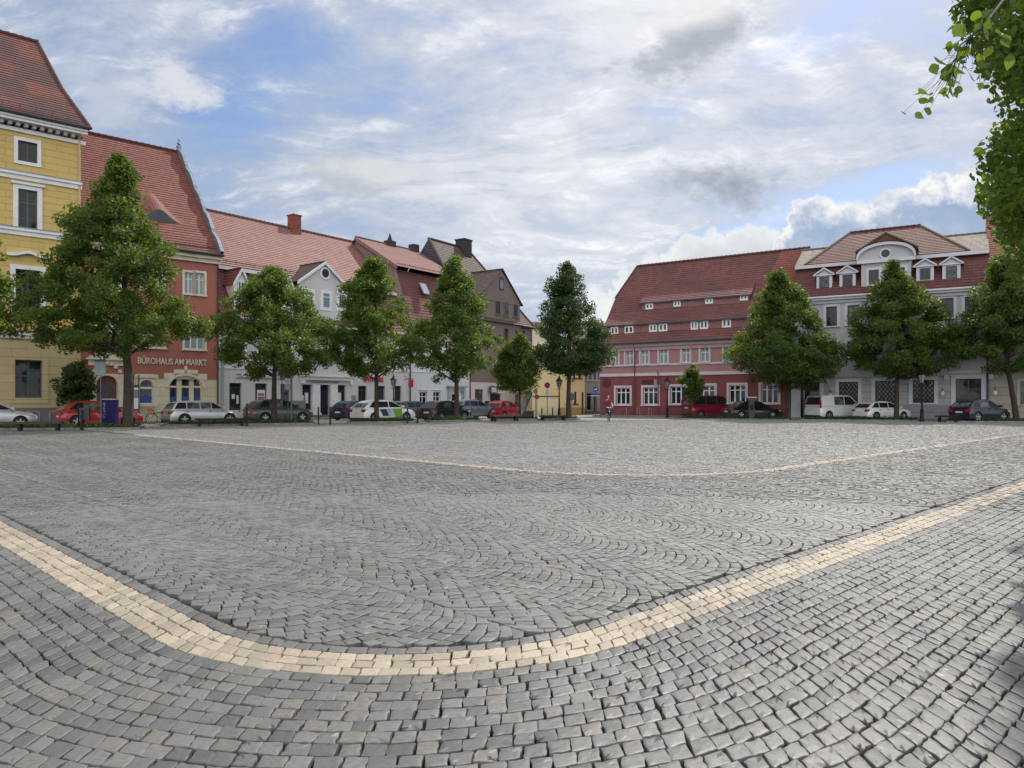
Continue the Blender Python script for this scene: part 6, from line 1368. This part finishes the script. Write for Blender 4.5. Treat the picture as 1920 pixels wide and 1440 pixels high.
# head, hands and fingers joined into the same body mesh
bm = bmesh.new(); bm.from_mesh(body)
def addball(c, r, sx=1., sy=1., sz=1., seg=16):
    bmesh.ops.create_uvsphere(bm, u_segments=seg, v_segments=10, radius=1, matrix=Matrix.Translation(c) @ Matrix.Diagonal((r*sx, r*sy, r*sz, 1)))
addball((-.075, 0, 1.745), .1, 1.0, .8, 1.22); addball((.025, 0, 1.735), .018, 1.1, .7, 1.2, 8); addball((-.09, .08, 1.74), .025, .6, .4, 1.2, 8); addball((-.09, -.08, 1.74), .025, .6, .4, 1.2, 8); addball((-.02, 0, 1.665), .03, 1, 1.1, .7, 8)
body.clear_geometry(); bm.to_mesh(body); bm.free()
hands = []
for (w, d, up) in (((.17, .27, 1.05), Vector((.9, 0, -.35)), Vector((0, 1, 0))), ((.05, -.125, 1.51), Vector((-.1, .45, .85)), Vector((.2, .8, -.4)))):
    w = Vector(w); d.normalize(); u = (up-d*up.dot(d)).normalized(); n = d.cross(u)
    JJ = [(tuple(w-d*.01), .024), (tuple(w+d*.05), .032)]; EE = [(0, 1)]
    for k in range(4):
        a = w+d*.075+u*(-.027+.018*k); L = (.034, .042, .045, .036)[k]; i = len(JJ); JJ += [(tuple(a), .0095), (tuple(a+d*L*.7+n*.008), .009), (tuple(a+d*L+n*.03), .008)]; EE += [(1, i), (i, i+1), (i+1, i+2)]
    i = len(JJ); t = w+d*.03-u*.03; JJ += [(tuple(t), .012), (tuple(t+d*.025-u*.02+n*.012), .010), (tuple(t+d*.045-u*.02+n*.025), .009)]; EE += [(1, i), (i, i+1), (i+1, i+2)]
    hands.append(skinned('hand', JJ, EE, 1))
bm = bmesh.new(); bm.from_mesh(body)
for hme in hands: bm.from_mesh(hme)
body.clear_geometry(); bm.to_mesh(body); bm.free()
for mm in (M_skin, M_jumper, M_jean, M_shoe, M_cuff): body.materials.append(mm)
for p in body.polygons:
    c = p.center; p.use_smooth = True
    ra = Vector(c)
    if c.z > 1.575: k = 0
    elif c.z < .235 and c.y > 0 or c.y < 0 and c.z < .555 and c.x > -.12 and abs(c.z-.5) < .06: k = 3
    elif c.z < 1.02: k = 2
    else: k = 1
    for w, rr in (((.2, .27, 1.03), .115), ((.05, -.09, 1.56), .115)):
        if (ra-Vector(w)).length < rr and c.z < 1.66 and (c.y > .2 or c.x > -.01): k = 0
    if k == 1 and c.y > .2 and c.z < 1.36: k = 4
    p.material_index = k
o = bpy.data.objects.new('body', body); COL.objects.link(o); o.parent = person
q = MB(); q.ball((-.10, 0, 1.77), .108, 14, 0, 1.12); q.obox((-.165, 0, 1.66), [(1, 0, .1), (0, 1, 0), (0, 0, 1)], (.04, .07, .1)); ho = q.build('hair', M_hair, person, 60)
for v in ho.data.vertices:
    if v.co.x > -.05 and v.co.z < 1.79: v.co.x = -.06
q = MB()
for s in (-1, 1): q.ball((.012, s*.033, 1.755), .012, 8)
q.build('eyes', M_black, person); q = MB(); q.box(.012, .02, -.022, .022, 1.69, 1.698); q.build('mouth', mat('lips', (.3, .08, .08), .5), person)

# ---------------------------------------------------------------- sky, sun, camera
SUN_AZ, SUN_EL = 28., 48.      # degrees right of the view axis, above the horizon
w = bpy.data.worlds.new('World'); SC.world = w; w.cycles.sampling_method = 'MANUAL'; w.cycles.sample_map_resolution = 512; w.use_nodes = True; nt = w.node_tree; nt.nodes.clear()
out = nt.nodes.new('ShaderNodeOutputWorld'); bg = nt.nodes.new('ShaderNodeBackground'); nt.links.new(bg.outputs[0], out.inputs[0]); bg.inputs[1].default_value = .1
sky = nt.nodes.new('ShaderNodeTexSky'); sky.sky_type = 'NISHITA'; sky.sun_disc = False; sky.sun_elevation = R(SUN_EL); sky.sun_rotation = R(SUN_AZ); sky.air_density = 1.2; sky.dust_density = 1.0; sky.ozone_density = 1.5
g = nt.nodes.new('ShaderNodeTexCoord').outputs['Generated']; sp = nd(nt, 'ShaderNodeSeparateXYZ'); nt.links.new(g, sp.inputs[0]); x, y, z = sp.outputs
M = lambda op, a, b=None, c=None, cl=False: math_(nt, op, a, b, c, cl)
zc = M('ADD', M('MAXIMUM', z, 0.), .16); cb = nd(nt, 'ShaderNodeCombineXYZ'); nt.links.new(M('DIVIDE', x, zc), cb.inputs[0]); nt.links.new(M('DIVIDE', y, zc), cb.inputs[1]); plane = cb.outputs[0]
ysafe = M('MAXIMUM', y, .05); u = M('DIVIDE', x, ysafe); v = M('DIVIDE', z, ysafe); cb2 = nd(nt, 'ShaderNodeCombineXYZ'); nt.links.new(u, cb2.inputs[0]); nt.links.new(v, cb2.inputs[1]); uv = cb2.outputs[0]
def mapped(vec, sc, rot=0., loc=(0, 0, 0)):
    n = nd(nt, 'ShaderNodeMapping'); n.inputs['Scale'].default_value = sc; n.inputs['Rotation'].default_value = (0, 0, rot); n.inputs['Location'].default_value = loc; nt.links.new(vec, n.inputs[0]); return n.outputs[0]
def blob(u0, v0, su, sv, rot=0.):
    """1 at the middle of an ellipse in (u, v), 0 outside"""
    c, s = math.cos(rot), math.sin(rot); du = M('SUBTRACT', u, u0); dv = M('SUBTRACT', v, v0)
    a = M('DIVIDE', M('ADD', M('MULTIPLY', du, c), M('MULTIPLY', dv, s)), su); b = M('DIVIDE', M('SUBTRACT', M('MULTIPLY', dv, c), M('MULTIPLY', du, s)), sv)
    return M('SUBTRACT', 1., M('SQRT', M('ADD', M('MULTIPLY', a, a), M('MULTIPLY', b, b))))
def U(px): return (px-CX)/F
def V(py): return (HZ-py)/F
# high veil: sheets of thin cloud drawn out into streaks, warped so that they curl
wn = nd(nt, 'ShaderNodeTexNoise'); wn.inputs['Scale'].default_value = 1.3; wn.inputs['Detail'].default_value = 4; nt.links.new(plane, wn.inputs['Vector'])
ws = nd(nt, 'ShaderNodeVectorMath', operation='MULTIPLY_ADD'); nt.links.new(wn.outputs['Color'], ws.inputs[0]); ws.inputs[1].default_value = (.8, .8, .8); nt.links.new(plane, ws.inputs[2]); warp = ws.outputs[0]
n1 = noise_(nt, mapped(warp, (1.0, 1.3, 1), .5), 1.25, 10, .6); n2 = noise_(nt, mapped(warp, (1.1, 3.0, 1), .9, (3, 1, 0)), 2.6, 12, .66); n3 = noise_(nt, mapped(uv, (1.0, 1.9, 1), -.55, (7, 2, 0)), 7.5, 10, .68)
veil = M('ADD', M('ADD', M('MULTIPLY', n1, .42), M('MULTIPLY', n2, .30)), M('MULTIPLY', n3, .28))
for (a, b, c, d, r_, k) in ((540, 60, .14, .10, -.6, -.10), (440, 210, .10, .14, -.5, -.14), (850, 40, .22, .05, -.3, -.10), (740, 200, .12, .07, -.4, -.08), (1260, 205, .07, .05, .3, -.13), (1560, 45, .25, .06, .4, -.10), (1620, 360, .26, .035, .30, -.22), (1480, 95, .12, .04, .4, -.07), (60, 60, .25, .3, 0, .06), (1230, 60, .30, .25, .6, .10), (880, 400, .5, .16, 0, .10), (1750, 230, .35, .12, .2, .08), (1120, 330, .4, .12, 0, .08), (600, 320, .3, .05, -.1, .06), (230, 30, .2, .05, 0, .05)):
    veil = M('ADD', veil, M('MULTIPLY', M('MAXIMUM', blob(U(a), V(b), c, d, r_), 0.), k))
veil = M('ADD', veil, M('MULTIPLY', M('MAXIMUM', M('SUBTRACT', .25, v), 0.), .25))
veil = M('ADD', veil, M('MULTIPLY', M('MAXIMUM', M('MULTIPLY', y, -1.), 0.), .2))  # veil added behind the viewer to whiten the fill light
cov = ramp_(nt, veil, .33, .55)
thick = ramp_(nt, veil, .47, .70)
skyc = mix_(nt, 1., sky.outputs[0], (.62, .66, .78), 'MULTIPLY')
K = 10.
back = M('ADD', 1., M('MULTIPLY', M('MAXIMUM', M('MULTIPLY', y, -1.), 0.), 1.0))  # sky behind the viewer brightened as added fill for the facades
sunv = Vector((math.sin(R(SUN_AZ))*math.cos(R(SUN_EL)), math.cos(R(SUN_AZ))*math.cos(R(SUN_EL)), math.sin(R(SUN_EL))))
dt = nd(nt, 'ShaderNodeVectorMath', operation='DOT_PRODUCT'); nt.links.new(g, dt.inputs[0]); dt.inputs[1].default_value = sunv
glow = ramp_(nt, dt.outputs['Value'], .55, 1.0)
def cc(r, g_, b): return (r*K, g_*K, b*K)
# colours beyond 1 need vector maths rather than clamped mixes
def vmix(f, a, b):
    n = nd(nt, 'ShaderNodeMix', data_type='RGBA'); n.clamp_result = False; n.clamp_factor = True
    for s_, q_ in ((n.inputs[0], f), (n.inputs[6], a), (n.inputs[7], b)):
        if hasattr(q_, 'links'): nt.links.new(q_, s_)
        elif isinstance(q_, (int, float)): s_.default_value = q_
        else: s_.default_value = (*q_, 1)
    return n.outputs[2]
veilc = vmix(thick, cc(.26, .32, .43), cc(.48, .50, .54)); veilc = vmix(M('MULTIPLY', glow, .5), veilc, cc(.64, .63, .63))
strand = ramp_(nt, M('ADD', M('MULTIPLY', n2, .5), M('MULTIPLY', n3, .5)), .50, .66); gap = ramp_(nt, M('ADD', M('MULTIPLY', n2, .45), M('MULTIPLY', n3, .55)), .50, .36)
veilc = vmix(M('MULTIPLY', strand, .75), veilc, cc(.66, .67, .69)); veilc = vmix(M('MULTIPLY', gap, .5), veilc, cc(.25, .31, .42))
glare = M('MAXIMUM', M('MAXIMUM', blob(U(1290), V(-40), .34, .26, .5), M('MULTIPLY', blob(U(1130), V(430), .30, .14, .2), .7)), 0.)
veilc = vmix(M('MULTIPLY', M('MULTIPLY', glare, M('ADD', .35, strand)), .9), veilc, cc(.78, .77, .76))
col = vmix(M('MULTIPLY', cov, .93), skyc, veilc)
# darker grey wisps under the veil
fn = noise_(nt, mapped(uv, (1, 1.4, 1)), 9, 8, .65); fn2 = noise_(nt, mapped(uv, (1, 1.8, 1), .3), 5, 8, .62); fn3 = noise_(nt, mapped(uv, (1, 1.5, 1), -.4), 34, 7, .65)
def wisp(a, b, c, d, r_, colr, k, lo=.25, hi=.75):
    global col
    m_ = ramp_(nt, M('ADD', M('MAXIMUM', blob(U(a), V(b), c, d, r_), -1.), M('ADD', M('MULTIPLY', M('SUBTRACT', fn, .5), 2.3), M('MULTIPLY', M('SUBTRACT', fn3, .5), .9))), lo, hi); col = vmix(M('MULTIPLY', m_, k), col, colr)
wisp(1352, 348, .095, .055, -.05, cc(.20, .23, .26), .8, .0, .85)
wisp(1300, 72, .13, .055, .45, cc(.25, .28, .32), .75, .05, .9); wisp(1310, 22, .12, .035, .45, cc(.62, .62, .62), .8, .1, .8)
wisp(1260, 95, .10, .05, .5, cc(.29, .32, .36), .5)
wisp(640, 330, .09, .05, 0, cc(.29, .33, .38), .6)
# bright soft puffs on the left
wisp(330, 150, .085, .05, -.45, cc(.50, .52, .55), .9, .1, .7); wisp(190, 175, .09, .05, -.5, cc(.38, .42, .50), .7, .1, .8); wisp(700, 318, .11, .022, -.05, cc(.49, .50, .52), .85, .1, .7); wisp(990, 95, .06, .02, .1, cc(.48, .5, .54), .6)
# heaped cloud on the right: bright sunlit rim, bluish shaded body
def heap(outline, lowv, seed):
    """cloud top as a polyline over u, roughened by noise; returns signed height below the top"""
    cr = nd(nt, 'ShaderNodeFloatCurve'); mp_ = cr.mapping; c_ = mp_.curves[0]
    us = [U(p[0]) for p in outline]; vs = [V(p[1]) for p in outline]; u0, u1 = us[0], us[-1]
    pts = [((a-u0)/(u1-u0), b) for a, b in zip(us, vs)]
    c_.points[0].location = pts[0]; c_.points[-1].location = pts[-1]
    for p in pts[1:-1]: c_.points.new(*p)
    for p in c_.points: p.handle_type = 'VECTOR'
    mp_.update(); t = nd(nt, 'ShaderNodeMapRange'); t.inputs[1].default_value = u0; t.inputs[2].default_value = u1
    nz = noise_(nt, mapped(uv, (1, 1, 1), 0, (seed, 0, 0)), 24, 7, .6); nz2 = noise_(nt, mapped(uv, (1, 1, 1), 0, (seed+5, 3, 0)), 60, 5, .6)
    nt.links.new(M('ADD', u, M('MULTIPLY', M('SUBTRACT', nz, .5), .05)), t.inputs[0]); nt.links.new(t.outputs[0], cr.inputs['Value'])
    h_ = M('SUBTRACT', cr.outputs[0], v); h_ = M('ADD', h_, M('ADD', M('MULTIPLY', M('SUBTRACT', nz, .5), .055), M('MULTIPLY', M('SUBTRACT', nz2, .5), .022)))
    side = M('MULTIPLY', M('GREATER_THAN', u, u0), M('LESS_THAN', u, u1)); front = M('GREATER_THAN', y, .1)
    return h_, M('MULTIPLY', side, front), nz
h1, s1, nz = heap([(1090, 700), (1150, 530), (1200, 488), (1250, 462), (1290, 440), (1340, 428), (1390, 420), (1440, 424), (1480, 440), (1520, 470), (1560, 640)], 0, 1.7)
body1 = vmix(ramp_(nt, M('ADD', h1, M('MULTIPLY', nz, .03)), .0, .06), cc(.66, .66, .65), cc(.47, .49, .52)); col = vmix(M('MULTIPLY', ramp_(nt, h1, -.004, .008), M('MULTIPLY', s1, .9)), col, body1)
h2, s2, nz2 = heap([(1400, 700), (1432, 500), (1460, 440), (1490, 385), (1520, 364), (1560, 372), (1600, 378), (1630, 384), (1650, 372), (1690, 350), (1730, 335), (1780, 326), (1830, 330), (1900, 340), (2000, 380)], 0, 4.1)
body2 = vmix(ramp_(nt, M('ADD', h2, M('MULTIPLY', M('SUBTRACT', nz2, .5), .05)), .002, .040), cc(.68, .67, .66), cc(.235, .31, .44)); body2 = vmix(M('MULTIPLY', ramp_(nt, M('ADD', M('MULTIPLY', fn2, .6), M('MULTIPLY', nz2, .4)), .44, .70), .75), body2, cc(.42, .46, .52)); col = vmix(M('MULTIPLY', ramp_(nt, h2, -.003, .006), M('MULTIPLY', s2, .96)), col, body2)
h3, s3, nz3 = heap([(1070, 700), (1090, 585), (1105, 545), (1125, 538), (1150, 560), (1170, 600), (1200, 720)], 0, 8.3)
col = vmix(M('MULTIPLY', ramp_(nt, h3, -.004, .012), M('MULTIPLY', s3, .8)), col, cc(.62, .63, .63))
# bright even cloud, unseen, added over and behind the viewer to fill the facades
fill_cloud = M('MULTIPLY', ramp_(nt, M('ADD', M('MULTIPLY', y, -1.), M('MULTIPLY', M('SUBTRACT', z, .62), .9)), -.1, .35), .85); col = vmix(fill_cloud, col, cc(.66, .65, .635))
vm = nd(nt, 'ShaderNodeVectorMath', operation='SCALE'); nt.links.new(col, vm.inputs[0]); nt.links.new(back, vm.inputs['Scale'])
nt.links.new(vm.outputs[0], bg.inputs[0])
sl = bpy.data.lights.new('Sun', 'SUN'); sl.energy = 2.8; sl.angle = R(1.0); sl.color = (1, .94, .85); so = bpy.data.objects.new('Sun', sl); COL.objects.link(so); so.rotation_euler = (-sunv).to_track_quat('-Z', 'Y').to_euler()
cam = bpy.data.cameras.new('Camera'); co = bpy.data.objects.new('Camera', cam); COL.objects.link(co); co.location = (0, 0, H); co.rotation_euler = (R(90), 0, 0)
cam.sensor_fit = 'HORIZONTAL'; cam.sensor_width = 36; cam.lens = F/1920*36; cam.shift_x = 0; cam.shift_y = (HZ-720)/1920; cam.clip_start = .1; cam.clip_end = 9000; SC.camera = co
SC.render.resolution_x, SC.render.resolution_y = 1024, 768
vs = SC.view_settings; vs.view_transform = 'Standard'; vs.look = 'None'; vs.exposure = .55; vs.gamma = 1.; vs.use_curve_mapping = False
SC.cycles.max_bounces = 6; SC.cycles.transparent_max_bounces = 8
